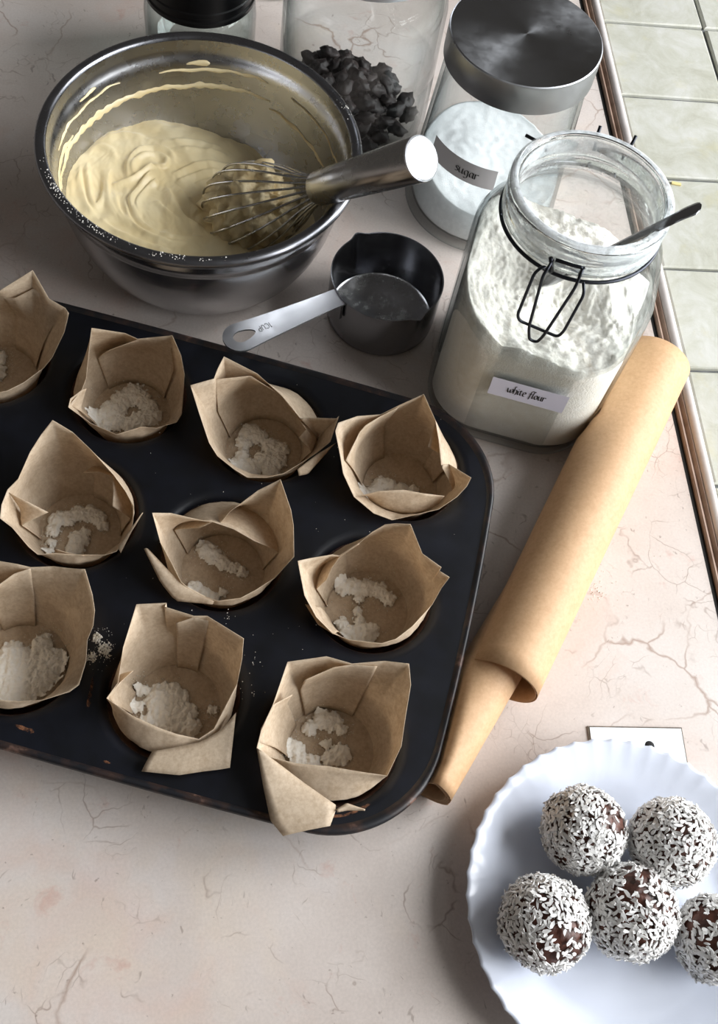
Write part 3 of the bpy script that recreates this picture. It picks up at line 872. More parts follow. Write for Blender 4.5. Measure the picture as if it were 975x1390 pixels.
def inside_pan(x, y): return math.hypot(x, y) < outline_r(math.atan2(y, x))
def cross(i, j):
    # directions from a cup to where its cell borders run out at the pan's edge
    out_ = []; cx, cy = (i - 1.5) * PITU, (j - 1) * PITV
    def hit(fx):
        lo_, hi_ = 0, .3
        for _ in range(30):
            m_ = (lo_ + hi_) / 2
            if inside_pan(*fx(m_)): lo_ = m_
            else: hi_ = m_
        return fx(lo_)
    pts = []
    for sx in (1, -1):
        if 0 <= i + sx <= 3:
            for sy in (1, -1):
                if not 0 <= j + sy <= 2: pts.append(hit(lambda m_: (cx + sx * PITU / 2, sy * m_)))
    for sy in (1, -1):
        if 0 <= j + sy <= 2:
            for sx in (1, -1):
                if not 0 <= i + sx <= 3: pts.append(hit(lambda m_: (sx * m_, cy + sy * PITV / 2)))
    for x, y in pts: out_.append(round(math.atan2(y - cy, x - cx) % (2 * math.pi), 6))
    return out_
V, Fc = [], []
for i in range(4):
    for j in range(3):
        cx, cy = (i - 1.5) * PITU, (j - 1) * PITV
        angs = sorted(set([round(2 * math.pi * k / 96, 6) for k in range(96)] + [round(math.atan2(sy * PITV, sx * PITU) % (2 * math.pi), 6) for sx in (1, -1) for sy in (1, -1)] + cross(i, j)))
        off = len(V); n = len(angs)
        far = []
        for a in angs:
            c, s_ = math.cos(a), math.sin(a)
            lim = 1e9
            if i < 3 and c > 1e-6: lim = min(lim, PITU / 2 / c)
            if i > 0 and c < -1e-6: lim = min(lim, PITU / 2 / -c)
            if j < 2 and s_ > 1e-6: lim = min(lim, PITV / 2 / s_)
            if j > 0 and s_ < -1e-6: lim = min(lim, PITV / 2 / -s_)
            lo_, hi_ = 0, min(lim, .2)
            if not inside_pan(cx + hi_ * c, cy + hi_ * s_):
                for _ in range(22):
                    m_ = (lo_ + hi_) / 2
                    if inside_pan(cx + m_ * c, cy + m_ * s_): lo_ = m_
                    else: hi_ = m_
                hi_ = lo_
            far.append(hi_)
        for lvl in range(5):
            for a, d in zip(angs, far):
                if lvl == 0: r, z = WR, PZ - .0045
                elif lvl == 1: r, z = WR + .0012, PZ - .0018
                elif lvl == 2: r, z = WR + .0040, PZ - .0004
                elif lvl == 3: r, z = WR + .0068, PZ
                else: r, z = max(d, WR + .0070), PZ
                V.append((cx + r * math.cos(a), cy + r * math.sin(a), z))
        for l in range(4):
            for k in range(n):
                a, b = off + l * n + k, off + l * n + (k + 1) % n; Fc.append((a, b, b + n, a + n))
mesh_obj('top_sheet', V, Fc, M['pan'], pan)
wv, wf = lathe([(.0002, .0006), (.0270, .0006), (.0292, .0016), (.0305, .0045), (WR - .0015, PZ - .008), (WR, PZ - .0045)], 64)
w0 = mesh_obj('well', wv, wf, M['well'], pan)
for i in range(4):
    for j in range(3):
        w = w0 if i == j == 0 else copy_of(w0, pan)
        w.location = ((i - 1.5) * PITU, (j - 1) * PITV, 0)
V, Fc = [], []; n = 320
rp = [(-.0005, 0.0), (.0008, .0012), (.0022, .0018), (.0036, .0012), (.0042, -.0004), (.0036, -.0022), (.0022, -.0032), (.0004, -.0030)]
for dr, dz in rp:
    for k in range(n):
        a = 2 * math.pi * k / n; r = outline_r(a, dr); V.append((r * math.cos(a), r * math.sin(a), PZ + dz))
for i in range(len(rp) - 1):
    for k in range(n):
        a, b = i * n + k, i * n + (k + 1) % n; Fc.append((a, b, b + n, a + n))
mesh_obj('rolled_rim', V, Fc, M['pan_rim'], pan)

def rust(pts, wid):
    P = [at(x, y, PZ) - PO for x, y in pts]; P = smooth_path([(p.dot(pu), p.dot(pv), PZ + .00012) for p in P], 5); V = []
    for i, p in enumerate(P):
        w_ = wid * (.5 + .5 * abs(noise.noise(Vector((i * .7, wid * 900, 0))))) * min(1, (i + .6) / 3, (len(P) - i) / 3)
        t = (P[min(i + 1, len(P) - 1)] - P[max(i - 1, 0)]).normalized(); V += [p + Vector((-t.y, t.x, 0)) * w_, p - Vector((-t.y, t.x, 0)) * w_]
    mesh_obj('rust_streak', V, [(2 * i, 2 * i + 1, 2 * i + 3, 2 * i + 2) for i in range(len(P) - 1)], M['rust'], pan)
rust([(128, 914), (124, 935), (119, 962)], .0016); rust([(20, 984), (35, 990), (46, 994)], .0018);
rust([(430, 1108), (470, 1106), (505, 1090)], .0014); rust([(140, 1033), (150, 1036)], .0012)

# ------------------------------------------------------------------ parchment liners
def cup_c(i, j):                                  # i: 1..4 columns, j: 1..3 rows, row 3 nearest the plate
    return C43 + pv * PITV * (3 - j) - pu * PITU * (4 - i)
LB, LT = .0262, .0350                             # radius of a liner at its foot and at the pan's face
def wall_r(z): return LB + (LT - LB) * min(1, max(0, (z - .006) / (PZ - .006)))
def loft(C, pts, closed, inset, seed, wrinkle=.0006):
    """paper rising from the foot of the cup along its wall to the top edge pts"""
    P = [Vector(p) for p in pts]; top = []
    rng = range(len(P)) if closed else range(len(P) - 1)
    for i in rng:
        a, b = P[i], P[(i + 1) % len(P)]; m = max(2, int((b - a).length / .0016))
        for k in range(m): top.append(a.lerp(b, k / m))
    if not closed: top.append(P[-1])
    V, Fc = [], []; rows = []
    L = 13
    for q, t in enumerate(top):
        d = Vector((t.x - C.x, t.y - C.y)); rt = d.length; a = math.atan2(d.y, d.x)
        zt = t.z
        crease = noise.noise(Vector((math.cos(a) * 3.2, math.sin(a) * 3.2, seed))) + .6 * noise.noise(Vector((math.cos(a) * 9, math.sin(a) * 9, seed + 5)))
        rw = min(LT - inset, max(rt, LB))if zt < PZ + .004 else LT - inset
        foot = LB - inset
        for l in range(L + 1):
            u = l / L
            if u < .45:
                w_ = u / .45; r = foot + (rw - foot) * w_; z = .0052 + inset * .25 + (min(PZ, zt - .002) - .0052) * w_ ** .9
            else:
                w_ = (u - .45) / .55
                r = rw + (rt - rw) * (w_ ** 1.15); z = min(PZ, zt - .002) + (zt - min(PZ, zt - .002)) * w_
            r += wrinkle * crease * math.sin(math.pi * min(1, u * .9 + .1)) * (1 if u < .97 else .6)
            V.append((C.x + r * math.cos(a), C.y + r * math.sin(a), z))
    n = len(top); W_ = L + 1
    for i in range(n if closed else n - 1):
        j = (i + 1) % n
        for l in range(L): Fc.append((i * W_ + l, j * W_ + l, j * W_ + l + 1, i * W_ + l + 1))
    if closed:
        c = len(V); V.append((C.x, C.y, .0046))
        for i in range(n): Fc.append((c, ((i + 1) % n) * W_, i * W_))
    return V, Fc
def ruled(A_, B_, m=6, sag=0.0):
    def rs(P, n=14):
        P = [Vector(p) for p in P]; d = [0]
        for a, b in zip(P, P[1:]): d.append(d[-1] + (b - a).length)
        out = []
        for k in range(n + 1):
            t = d[-1] * k / n
            for i in range(len(P) - 1):
                if t <= d[i + 1] + 1e-9:
                    out.append(P[i].lerp(P[i + 1], (t - d[i]) / max(1e-9, d[i + 1] - d[i]))); break
        return out
    a, b = rs(A_), rs(B_); n = len(a); V, Fc = [], []
    for i in range(n):
        for k in range(m + 1):
            p = a[i].lerp(b[i], k / m); p.z += sag * math.sin(math.pi * k / m); V.append(p)
    for i in range(n - 1):
        for k in range(m): q = i * (m + 1) + k; Fc.append((q, q + 1, q + m + 2, q + m + 1))
    return V, Fc

LIN = {
 (4, 3): dict(o=(340, 880), s=4.0625,
   out=[(205, 75, 58), (420, 45, 60), (560, 85, 58), (740, 70, 60), (875, 85, 62), (885, 200, 58), (855, 380, 52), (832, 540, 47), (755, 703, 43), (600, 680, 44), (430, 650, 43), (250, 635, 43), (110, 600, 45), (35, 550, 48), (60, 450, 50), (125, 310, 54)],
   inn=[[(300, 175, 53), (460, 105, 57), (560, 90, 57), (700, 100, 57)], [(45, 520, 48), (60, 440, 50), (130, 308, 53), (232, 256, 50)]],
   pat=[([(35, 550, 47), (70, 760, 41), (110, 950, 38), (180, 1035, 33)], [(110, 600, 44), (300, 745, 37), (480, 870, 38), (440, 980, 37)]), ([(470, 890, 38), (530, 853, 39), (632, 888, 38)], [(480, 905, 37.5), (530, 895, 37.5), (632, 895, 37.5)])],
   fl=[(400, 390, 34), (450, 400, 34), (330, 430, 26), (500, 440, 22), (240, 550, 34), (270, 610, 30), (340, 625, 30), (440, 610, 28), (500, 580, 34), (420, 520, 18)],
   label='parchment liner with one long flap draped over the rounded corner of the pan'),
 (3, 3): dict(o=(130, 800), s=4.4318,
   out=[(245, 90, 62), (425, 82, 62), (415, 105, 61), (590, 160, 60), (670, 160, 60), (890, 295, 60), (880, 420, 54), (850, 570, 47), (710, 840, 38), (620, 900, 37), (480, 868, 40), (380, 832, 41), (220, 760, 43), (65, 655, 46), (135, 560, 50), (165, 350, 56)],
   inn=[[(480, 205, 55), (590, 168, 58), (680, 190, 56)], [(70, 650, 45), (140, 565, 49), (225, 490, 46)]],
   pat=[([(340, 975, 36), (480, 950, 37), (640, 915, 38), (760, 840, 39), (845, 740, 40)], [(275, 1095, 34), (500, 1118, 34), (650, 1095, 34), (740, 1085, 34), (808, 1073, 34)])],
   fl=[(430, 680, 75), (460, 740, 70), (380, 660, 50), (540, 740, 40), (280, 600, 24), (240, 700, 26), (310, 780, 26), (570, 820, 36), (700, 720, 18)],
   label='parchment liner with a square flap folded down towards the worktop edge of the pan'),
 (2, 3): dict(o=(0, 750), s=5.735,
   out=[(-60, 60, 60), (0, 68, 60), (130, 90, 60), (240, 115, 58), (420, 108, 58), (560, 125, 60), (662, 130, 62), (720, 330, 56), (738, 450, 53), (725, 570, 50), (680, 680, 47), (670, 850, 43), (615, 1030, 40), (540, 1085, 39), (330, 1150, 38), (150, 1158, 38), (0, 1148, 38), (-200, 1050, 40), (-330, 800, 46), (-310, 450, 52), (-200, 180, 58)],
   inn=[[(-100, 330, 50), (0, 245, 54), (110, 165, 56), (240, 122, 57)]], pat=[],
   fl=[(100, 950, 130), (230, 930, 120), (90, 780, 60), (330, 900, 90), (400, 850, 70), (320, 720, 50), (100, 1080, 90), (360, 640, 20)],
   label='wide parchment liner beside the spilled flour on the pan'),
 (4, 2): dict(o=(390, 690), s=4.0625,
   out=[(540, 90, 68), (600, 83, 70), (680, 88, 72), (745, 250, 62), (850, 325, 58), (840, 345, 57), (895, 380, 56), (850, 440, 52), (800, 530, 47), (690, 650, 42), (600, 720, 39), (520, 745, 39), (430, 735, 39), (340, 725, 39), (250, 690, 40), (160, 600, 44), (95, 480, 50), (58, 290, 60), (130, 275, 58), (250, 255, 56), (290, 262, 55), (400, 190, 60), (470, 130, 64)],
   inn=[[(218, 395, 45), (245, 330, 50), (290, 268, 54), (400, 195, 59)], [(100, 530, 41), (170, 640, 39), (255, 695, 37)]], pat=[],
   fl=[(310, 425, 34), (370, 425, 34), (440, 430, 34), (510, 445, 30), (560, 490, 28), (400, 490, 18), (390, 560, 18), (300, 630, 24), (340, 680, 30), (420, 690, 44), (470, 660, 26), (400, 610, 20)],
   label='parchment liner with a tall back peak, next to the bowed edge of the pan'),
 (3, 2): dict(o=(185, 640), s=4.239,
   out=[(830, 45, 74), (890, 220, 64), (905, 310, 60), (908, 490, 49), (800, 610, 43), (690, 680, 41), (600, 728, 39), (470, 745, 38), (380, 715, 39), (300, 670, 41), (258, 635, 44), (200, 520, 50), (140, 410, 56), (92, 238, 66), (200, 240, 62), (390, 285, 54), (440, 290, 53), (480, 302, 50), (540, 230, 56), (700, 110, 66)],
   inn=[[(365, 325, 49), (440, 290, 53), (560, 332, 50), (680, 400, 46)]],
   pat=[([(45, 445, 50), (140, 640, 42), (225, 745, 36), (440, 765, 34)], [(70, 447, 49), (245, 632, 43), (300, 665, 41), (450, 748, 37)])],
   fl=[(400, 440, 34), (440, 470, 36), (500, 520, 28), (560, 545, 24), (610, 570, 22), (340, 660, 26), (390, 700, 28), (440, 720, 24), (500, 690, 18)],
   label='parchment liner with two opposite peaks and a low notch baring the rusty well'),
 (2, 2): dict(o=(0, 560), s=4.875,
   out=[(348, 50, 80), (480, 130, 73), (600, 245, 67), (750, 410, 58), (830, 520, 52), (885, 620, 47), (880, 720, 43), (870, 790, 40), (770, 920, 37), (700, 942, 37), (500, 940, 38), (370, 930, 39), (250, 940, 40), (190, 890, 42), (80, 760, 47), (0, 700, 50), (10, 610, 52), (50, 510, 55), (120, 440, 58), (200, 260, 67), (270, 150, 73)],
   inn=[[(550, 400, 48), (650, 393, 53), (745, 420, 54), (752, 520, 48), (745, 620, 44)], [(60, 530, 52), (200, 600, 46), (320, 660, 38)], [(360, 900, 40), (440, 925, 39), (560, 950, 38)]],
   pat=[([(800, 930, 37), (870, 790, 40), (948, 662, 44)], [(770, 890, 36), (850, 790, 38), (930, 685, 43)])],
   fl=[(380, 700, 40), (450, 690, 36), (520, 660, 36), (590, 660, 40), (650, 690, 36), (680, 740, 26), (350, 770, 32), (340, 850, 22), (320, 910, 20), (520, 830, 44), (500, 890, 40), (560, 790, 26)],
   label='parchment liner with a single high pointed peak like a hood'),
 (4, 1): dict(o=(440, 530), s=4.4318,
   out=[(600, 22, 80), (670, 180, 69), (690, 300, 61), (705, 450, 52), (750, 442, 51), (885, 525, 52), (860, 575, 49), (800, 640, 46), (690, 715, 41), (410, 780, 36), (300, 740, 38), (180, 640, 42), (115, 500, 50), (95, 380, 56), (68, 245, 64), (85, 195, 66), (200, 155, 65), (340, 145, 64), (450, 90, 71)],
   inn=[[(190, 640, 41), (330, 605, 46), (480, 598, 47), (600, 620, 46), (725, 635, 43)], [(130, 420, 50), (215, 250, 60), (250, 210, 63), (340, 155, 64), (450, 98, 69)], [(625, 340, 54), (672, 185, 66)]],
   pat=[], fl=[(250, 615, 34), (320, 590, 34), (350, 555, 36), (400, 560, 30), (470, 585, 30), (540, 590, 24)],
   label='parchment liner at the pan corner beside the flour jar'),
 (3, 1): dict(o=(250, 470), s=4.4318,
   out=[(240, 62, 76), (440, 165, 67), (590, 300, 60), (700, 435, 51), (740, 430, 51), (920, 435, 57), (932, 420, 58), (880, 575, 48), (800, 640, 44), (740, 680, 42), (600, 765, 38), (500, 790, 38), (380, 790, 38), (300, 740, 40), (200, 660, 43), (150, 580, 48), (90, 400, 60), (38, 235, 71), (180, 195, 72), (200, 140, 74)],
   inn=[[(180, 200, 67), (400, 178, 67), (590, 302, 58), (735, 500, 44), (690, 550, 40)]],
   pat=[([(690, 780, 36), (745, 768, 36), (850, 650, 41)], [(680, 740, 40), (800, 650, 44), (918, 578, 47)])],
   fl=[(400, 510, 44), (450, 530, 36), (360, 570, 34), (520, 590, 40), (580, 610, 36), (350, 640, 28), (330, 700, 36), (400, 720, 44), (480, 680, 44), (560, 680, 40), (520, 740, 36)],
   label='parchment liner with a forked corner pointing at the measuring cup handle'),
 (2, 1): dict(o=(80, 430), s=5.1316,
   out=[(228, 78, 74), (460, 115, 68), (550, 155, 66), (640, 145, 67), (790, 130, 72), (850, 270, 65), (875, 400, 58), (865, 560, 50), (855, 680, 44), (820, 735, 41), (680, 775, 39), (575, 765, 39), (400, 820, 37), (220, 740, 40), (65, 630, 48), (80, 570, 50), (160, 510, 52), (190, 430, 55), (200, 330, 59), (215, 190, 67)],
   inn=[[(345, 235, 56), (550, 158, 64), (640, 150, 65), (780, 142, 69)], [(70, 620, 47), (155, 512, 51), (192, 500, 50)]], pat=[],
   fl=[(520, 530, 60), (440, 570, 56), (380, 640, 60), (280, 690, 48), (580, 570, 46), (630, 610, 40), (640, 680, 50), (400, 720, 50), (560, 710, 50), (500, 740, 44), (330, 740, 40)],
   label='square-topped parchment liner heaped with flour, in front of the mixing bowl'),
 (1, 1): dict(o=(0, 350), s=6.318,
   out=[(280, 105, 80), (420, 350, 66), (560, 430, 64), (590, 475, 64), (550, 640, 56), (450, 850, 46), (380, 940, 42), (200, 1070, 38), (60, 1140, 37), (-100, 1170, 37), (-300, 1100, 40), (-430, 850, 46), (-450, 500, 56), (-250, 350, 63), (0, 280, 71)],
   inn=[[(30, 345, 59), (130, 345, 61), (290, 262, 66), (420, 372, 63), (560, 440, 62)]], pat=[],
   fl=[(-40, 850, 60), (-120, 900, 80), (10, 840, 30), (-60, 960, 70)],
   label='parchment liner at the far end of the pan, at the left of the bowl'),
}
LIN[(1, 1)]['label'] = 'parchment liner with overlapping shaded folds at the outer end of the row by the bowl'
FLAB = {(4, 3): 'crescent of flour in the liner with the long draped flap', (3, 3): 'round dusting of flour in the liner with the square folded flap', (2, 3): 'thick heap of flour in the wide liner beside the spilled flour',
        (4, 2): 'curved ridge of flour in the liner by the bowed pan edge', (3, 2): 'thin streak of flour in the liner beside the bare rusty well', (2, 2): 'arched ridge of flour in the liner with the single hood-like peak',
        (4, 1): 'small strip of flour in the liner beside the flour jar', (3, 1): 'lumpy flour heap in the liner near the measuring cup handle', (2, 1): 'thick flour heap in the square-topped liner in front of the bowl', (1, 1): 'flour in the shaded liner at the end of the row by the bowl'}
random.seed(21)
def grain(p, s_):
    d = [Vector((random.gauss(0, 1), random.gauss(0, 1), random.gauss(0, 1))).normalized() * s_ for _ in range(4)]
    o_ = [Vector((0, 0, 1)), Vector((.94, 0, -.33)), Vector((-.47, .82, -.33)), Vector((-.47, -.82, -.33))]
    return [Vector(p) + q * s_ + e * .3 for q, e in zip(o_, d)], [(0, 1, 2), (0, 2, 3), (0, 3, 1), (1, 3, 2)]
for (ci, cj), D in LIN.items():
    C = cup_c(ci, cj); px = lambda q: at(D['o'][0] + q[0] / D['s'], D['o'][1] + q[1] / D['s'], q[2] / 1000 + .001)
    parts = [loft(C, [px(q) for q in D['out']], True, 0, ci * 3.3 + cj)]
    for k, l in enumerate(D['inn']): parts.append(loft(C, [px(q) for q in l], False, .0014 + .0007 * k, ci * 5.1 + cj + k, .0003))
    for a_, b_ in D['pat']: parts.append(ruled([px(q) for q in a_], [px(q) for q in b_], sag=.0012))
    v, f = merge(*parts)
    v = [(x - C.x, y - C.y, z) for x, y, z in v]
    o = mesh_obj('paper_liner', v, f, M['paper']); o.location = C; smooth_angle(o, 55)
    md = o.modifiers.new('thickness', 'SOLIDIFY'); md.thickness = .00022; md.offset = 0
    tag(o, D['label'], 'liner', 'parchment liners in the muffin pan')
    # flour dropped into the liner
    bl = []
    for q in D['fl']:
        p = at(D['o'][0] + q[0] / D['s'], D['o'][1] + q[1] / D['s'], .008); r = q[2] / D['s'] / 2150
        bl.append((p.x - C.x, p.y - C.y, max(.0030, r * 1.75)))
    n = 120; R = .0335; hs = {}
    V, Fc = [], []; idx = {}
    def fh(x, y):
        h = -1
        wx = x + .0012 * noise.noise(Vector((x * 350, y * 350, ci))); wy = y + .0012 * noise.noise(Vector((x * 350, y * 350, ci + 7)))
        for bx, by, br_ in bl: h = max(h, (1 - ((wx - bx) ** 2 + (wy - by) ** 2) / br_ ** 2) * min(1, br_ / .006))
        return h + .45 * noise.noise(Vector((x * 380, y * 380, cj + 2))) + .2 * noise.noise(Vector((x * 1100, y * 1100, cj + 4))) - .08
    for i in range(n + 1):
        for j in range(n + 1):
            x, y = (i / n * 2 - 1) * R, (j / n * 2 - 1) * R
            r = math.hypot(x, y)
            if r > .031: continue
            h = fh(x, y)
            if h > -.12:
                floor_ = .0056 if r < LB - .003 else .0056 + ((r - (LB - .003)) / .0115) * .020
                z = floor_ + max(-.0004, .0034 * min(1, h) ** (1 if h < 0 else .7) if h > 0 else .003 * h) + .0006 * noise.noise(Vector((x * 900, y * 900, 3)))
                idx[(i, j)] = len(V); V.append((x, y, z))
    for i in range(n):
        for j in range(n):
            q = [(i, j), (i + 1, j), (i + 1, j + 1), (i, j + 1)]
            if all(t in idx for t in q): Fc.append(tuple(idx[t] for t in q))
    parts = [(V, Fc)]
    for _ in range(240 if (ci, cj) != (3, 3) else 420):
        bx, by, br_ = random.choice(bl); a = random.uniform(0, 6.3); q = br_ * random.uniform(.9, 2.2)
        x, y = bx + q * math.cos(a), by + q * math.sin(a); r = math.hypot(x, y)
        if r > .029: continue
        z = .0058 if r < LB - .003 else .0058 + ((r - (LB - .003)) / .0115) * .020
        parts.append(grain((x, y, z), random.uniform(.00018, .0005)))
    v, f = merge(*parts)
    fo = mesh_obj('flour_dusting', v, f, M['flour']); fo.location = C
    tag(fo, FLAB[(ci, cj)], 'flour', 'flour in the liners')

# spilled flour on the pan and on the worktop
def specks(name, spots, zf, label, seed):
    random.seed(seed); parts = []; c0 = at(spots[0][0], spots[0][1], zf)
    for x, y, rad, cnt_, s0, s1 in spots:
        for _ in range(cnt_):
            a = random.uniform(0, 6.3); q = rad * random.random() ** .8
            p = at(x + q * math.cos(a), y + q * 1.2 * math.sin(a), zf); s_ = random.uniform(s0, s1)
            parts.append(grain((p.x - c0.x, p.y - c0.y, s_ * .3), s_))
    v, f = merge(*parts); o = mesh_obj(name, v, f, M['flour'], smooth=False); o.location = c0
    tag(o, label, 'flour', kind='stuff')
specks('flour_specks', [(132, 866, 6, 90, .0005, .0013), (143, 882, 10, 90, .0005, .0012), (125, 892, 6, 50, .0004, .0011), (134, 880, 26, 90, .0001, .0004), (343, 900, 18, 14, .0002, .0005), (340, 940, 20, 10, .0002, .0005), (600, 560, 10, 2, .0002, .0004), (440, 560, 60, 10, .0002, .0004), (240, 700, 160, 26, .00015, .0004), (520, 700, 100, 14, .00015, .0004), (310, 838, 10, 10, .0002, .0004), (400, 850, 60, 10, .0002, .0004)], PZ, 'white flour spilled in a patch and specks on the black pan', 5)
specks('flour_specks', [(812, 803, 12, 46, .0002, .0006), (830, 795, 26, 36, .0001, .0004), (800, 815, 14, 20, .0002, .0005), (885, 760, 16, 12, .0002, .0005), (780, 830, 14, 10, .0002, .0004)], 0, 'white flour specks on the worktop beside the parchment roll', 6)
# flour dust on the bowl rim
random.seed(9); parts = []
for az, sp_, cnt_ in ((212, 16, 70), (232, 10, 40), (258, 3, 14), (264, 3, 16), (272, 2, 6), (-12, 5, 40), (20, 5, 14), (250, 40, 20)):
    for _ in range(cnt_):
        a = math.radians(random.gauss(az, sp_ * .5)); r = random.uniform(.1042, .1085); s_ = random.uniform(.0002, .0006)
        parts.append(grain((r * math.cos(a), r * math.sin(a), .1046), s_))
v, f = merge(*parts); o = mesh_obj('rim_flour', v, f, M['flour'], smooth=False); o.location = BC
tag(o, 'white flour specks dusted along the mixing bowl rim', 'flour', kind='stuff')

# ------------------------------------------------------------------ parchment roll
R0, R1, R2 = at(889, 492, .0270), at(682, 925, .0235), at(575, 1066, .0190)
rl = empty('parchment_roll', Vector((R1.x, R1.y, 0))); tag(rl, 'loose roll of brown baking parchment lying beside the pan', 'parchment roll')
def scroll(P0, P1, r0, r1, turns, start, gap, seed, n=90, m=24):
    V, Fc = [], []; ax = (P1 - P0).normalized(); u = ax.cross(Vector((0, 0, 1))).normalized(); w_ = u.cross(ax)
    for i in range(m + 1):
        t = i / m; c = P0.lerp(P1, t); r = r0 + (r1 - r0) * t
        for k in range(n + 1):
            q = k / n; a = start + q * turns * 2 * math.pi; rr = r - gap * q * turns + .00025 * noise.noise(Vector((t * 6, math.cos(a) * 2, seed)))
            V.append(c + (u * math.cos(a) + w_ * math.sin(a)) * rr - rl.location)
    for i in range(m):
        for k in range(n): a = i * (n + 1) + k; Fc.append((a, a + 1, a + n + 2, a + n + 1))
    return V, Fc
dirn = (R1 - R0).normalized()
v, f = scroll(R0, R1, .0262, .0232, 2.2, math.radians(-60), .0011, 1)
sq = []
for p in v:                                       # and the outer sheet gives way where it leans on the flour jar
    q = Vector(p) + rl.location - JC; x, y = q.dot(jn), q.dot(jm); a = math.atan2(y, x); jw = jar_w(max(.001, q.z)); pen = rsq(a, jw[0], jw[1]) + .0007 - math.hypot(x, y)
    p = Vector(p)
    if pen > 0: p += (jn * math.cos(a) + jm * math.sin(a)) * pen
    sq.append(p)
v = sq
o = mesh_obj('outer_sheet', v, f, M['roll_paper'], rl); md = o.modifiers.new('thickness', 'SOLIDIFY'); md.thickness = .00025
v, f = scroll(R0.lerp(R1, .72) + Vector((-.003, .002, -.0050)), R2, .0192, .0186, 4.2, math.radians(200), .0011, 2, 160)
sq = []
for p in v:                                       # the loose sheet is pressed flat where it runs under the pan's rim
    q = Vector(p) + rl.location - PO; x, y = q.dot(pu), q.dot(pv); d = math.hypot(x, y) - outline_r(math.atan2(y, x), .0042)
    p = Vector(p)
    if d < .004: p.z = min(p.z, .0270 + max(0, d) * 2.6)
    sq.append(p)
v = sq
o = mesh_obj('inner_sheet', v, f, M['roll_paper'], rl); md = o.modifiers.new('thickness', 'SOLIDIFY'); md.thickness = .00025

# ------------------------------------------------------------------ plate and coconut balls
PC = Vector((.2262, .0815, 0)); PR = .0925
pl = empty('dessert_plate', PC); pl.scale = (.982, .982, .982); tag(pl, 'white porcelain dessert plate with fluted scalloped rim', 'plate')
NF = 48; n = NF * 8; V, Fc = [], []
prof = [(.0002, .0030, 0), (.040, .0030, 0), (.058, .0032, 0), (.0625, .0042, .05), (.0680, .0070, .3), (.0760, .0120, .75), (.0850, .0165, 1), (.0905, .0188, 1.15), (.0925, .0192, 1.2), (.0928, .0182, 1.2), (.0900, .0168, 1.1), (.0840, .0138, .9), (.0740, .0085, .5), (.0640, .0015, .1), (.0580, .0002, 0), (.0560, .0002, 0), (.0550, .0014, 0), (.0002, .0014, 0)]
for r, z, fl_ in prof:
    for k in range(n):
        a = 2 * math.pi * k / n; s_ = abs(math.cos(NF * a / 2)); rr = r + fl_ * (.0010 * (1 - s_) - .0004)
        V.append((rr * math.cos(a), rr * math.sin(a), z + fl_ * .0006 * (.5 - s_) * (1 if z > .0015 else 0)))
for i in range(len(prof) - 1):
    for k in range(n):
        a, b = i * n + k, i * n + (k + 1) % n; Fc.append((a, b, b + n, a + n))
mesh_obj('plate_body', V, Fc, M['plate'], pl)

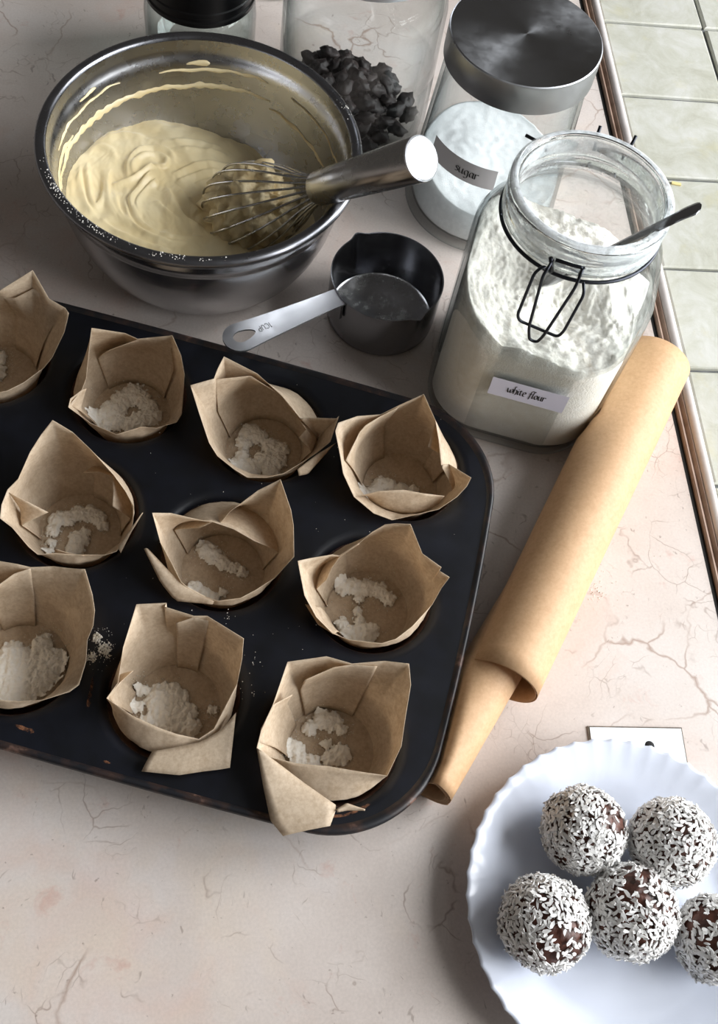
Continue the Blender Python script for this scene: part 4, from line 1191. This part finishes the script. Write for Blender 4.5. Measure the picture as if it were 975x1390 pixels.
BALLS = [((793, 1127), .0238, 1, 'round coconut ball closest to the white panel, thickly coated all over', (.8, .3, 1.0)),
         ((911, 1143), .0242, 2, 'coconut ball leaning against two others, with a bare dark underside', (-.2, -1, -.1)),
         ((740, 1252), .0245, 3, 'coconut ball with a bare chocolate patch low on its side', (.15, -.6, .75)),
         ((857, 1238), .0248, 4, 'coconut ball with a bare chocolate patch on its crown', (.05, .55, .85)),
         ((972, 1275), .0225, 5, 'coconut ball by itself near the open part of the plate', (-.5, .2, .8))]
for (bx, by), r, seed, label, bare in BALLS:
    random.seed(seed); c = at(bx, by, .0035 + r * .97); bare = Vector(bare).normalized()
    root = empty('coconut_ball', (c.x, c.y, .0035))
    tag(root, label, 'coconut ball', 'coconut balls on the plate')
    rc = r - .0010
    v, f = blob((0, 0, r * .97), rc, rc, rc * .96, .07, 2.0, seed * 1.7, 40, 26); mesh_obj('chocolate_core', v, f, M['choc'], root)
    parts = []; N_ = 1750
    for i in range(N_):
        ph = math.acos(1 - 2 * (i + .5) / N_); th = math.pi * (1 + 5 ** .5) * i
        d = Vector((math.sin(ph) * math.cos(th), math.sin(ph) * math.sin(th), math.cos(ph)))
        d = (d + Vector((random.gauss(0, .03), random.gauss(0, .03), random.gauss(0, .03)))).normalized()
        q = d.dot(bare)
        if q + .10 * noise.noise(d * 6) > .86 and random.random() < .62: continue
        if random.random() < .08 + .25 * max(0, noise.noise(d * 2.5 + Vector((seed, 0, 0)))): continue
        t = d.orthogonal().normalized(); t.rotate(Matrix.Rotation(random.uniform(0, 6.3), 3, d)); t = (t + d * random.uniform(-.3, .75)).normalized(); w_ = d.cross(t).normalized(); u_ = t.cross(w_)
        L_, W_, T_ = random.uniform(.0014, .0031), random.uniform(.0006, .0012), random.uniform(.0002, .0004)
        lump = 1 + .07 * noise.noise(d * 2.0 + Vector((seed * 1.7, 0, 0))) + .035 * noise.noise(d * 5.4 + Vector((0, seed * 1.7, 0)))
        p = Vector((0, 0, r * .97)) + d * (rc * lump + .0004 + random.uniform(0, .0007))
        if p.z - L_ < .0003: continue
        e1, e2 = random.uniform(.3, .9), random.uniform(-.2, .3)
        ring_ = [(-1, .15), (e2 - .4, .9), (e2 + .3, 1), (1, .2), (e2 + .5, -.8), (e2 - .5, -e1)]
        vv = [p + t * L_ * a_ + w_ * W_ * b_ + u_ * T_ * c_ for c_ in (1, -1) for a_, b_ in ring_]
        parts.append((vv, [(5, 4, 3, 2, 1, 0), (6, 7, 8, 9, 10, 11)] + [(q_, (q_ + 1) % 6, (q_ + 1) % 6 + 6, q_ + 6) for q_ in range(6)]))
    v, f = merge(*parts)
    o = mesh_obj('coconut_flakes', v, f, M['coconut'], root, smooth=False); o['kind'] = 'stuff'

# ------------------------------------------------------------------ white panel under the plate
a_, b_ = at(797, 986), at(925, 988); wd = (b_ - a_); ang = math.atan2(wd.y, wd.x)
pn = empty('white_panel', a_, ang); tag(pn, 'flat white rectangular panel with a round hole, half under the plate', 'panel')
L_ = wd.length
v, f = box(0, L_, -.075, 0, 0.0, .0009); mesh_obj('edge', v, f, M['card_edge'], pn, smooth=False)
v, f = box(.0012, L_ - .0008, -.0745, -.0009, .0009, .0014); mesh_obj('face', v, f, M['card'], pn, smooth=False)
h = at(881, 1012) - a_; hx, hy = h.x * math.cos(ang) + h.y * math.sin(ang), -h.x * math.sin(ang) + h.y * math.cos(ang)
v, f = lathe([(.0002, .0016), (.0028, .0016), (.0030, .0014)], 24); mesh_obj('screw_hole', [(x + hx, y + hy - .0005, z) for x, y, z in v], f, M['hole'], pn)

# small pale chip on the tiles
c = at(918, 250, .0); v, f = box(-.004, .004, -.0014, .0014, 0.0, .0012); o = mesh_obj('wood_chip', v, f, M['chip'], smooth=False); o.location = c; o.rotation_euler = (0, 0, -.2)
tag(o, 'tiny pale wood chip lying on the tiled sill', 'chip')
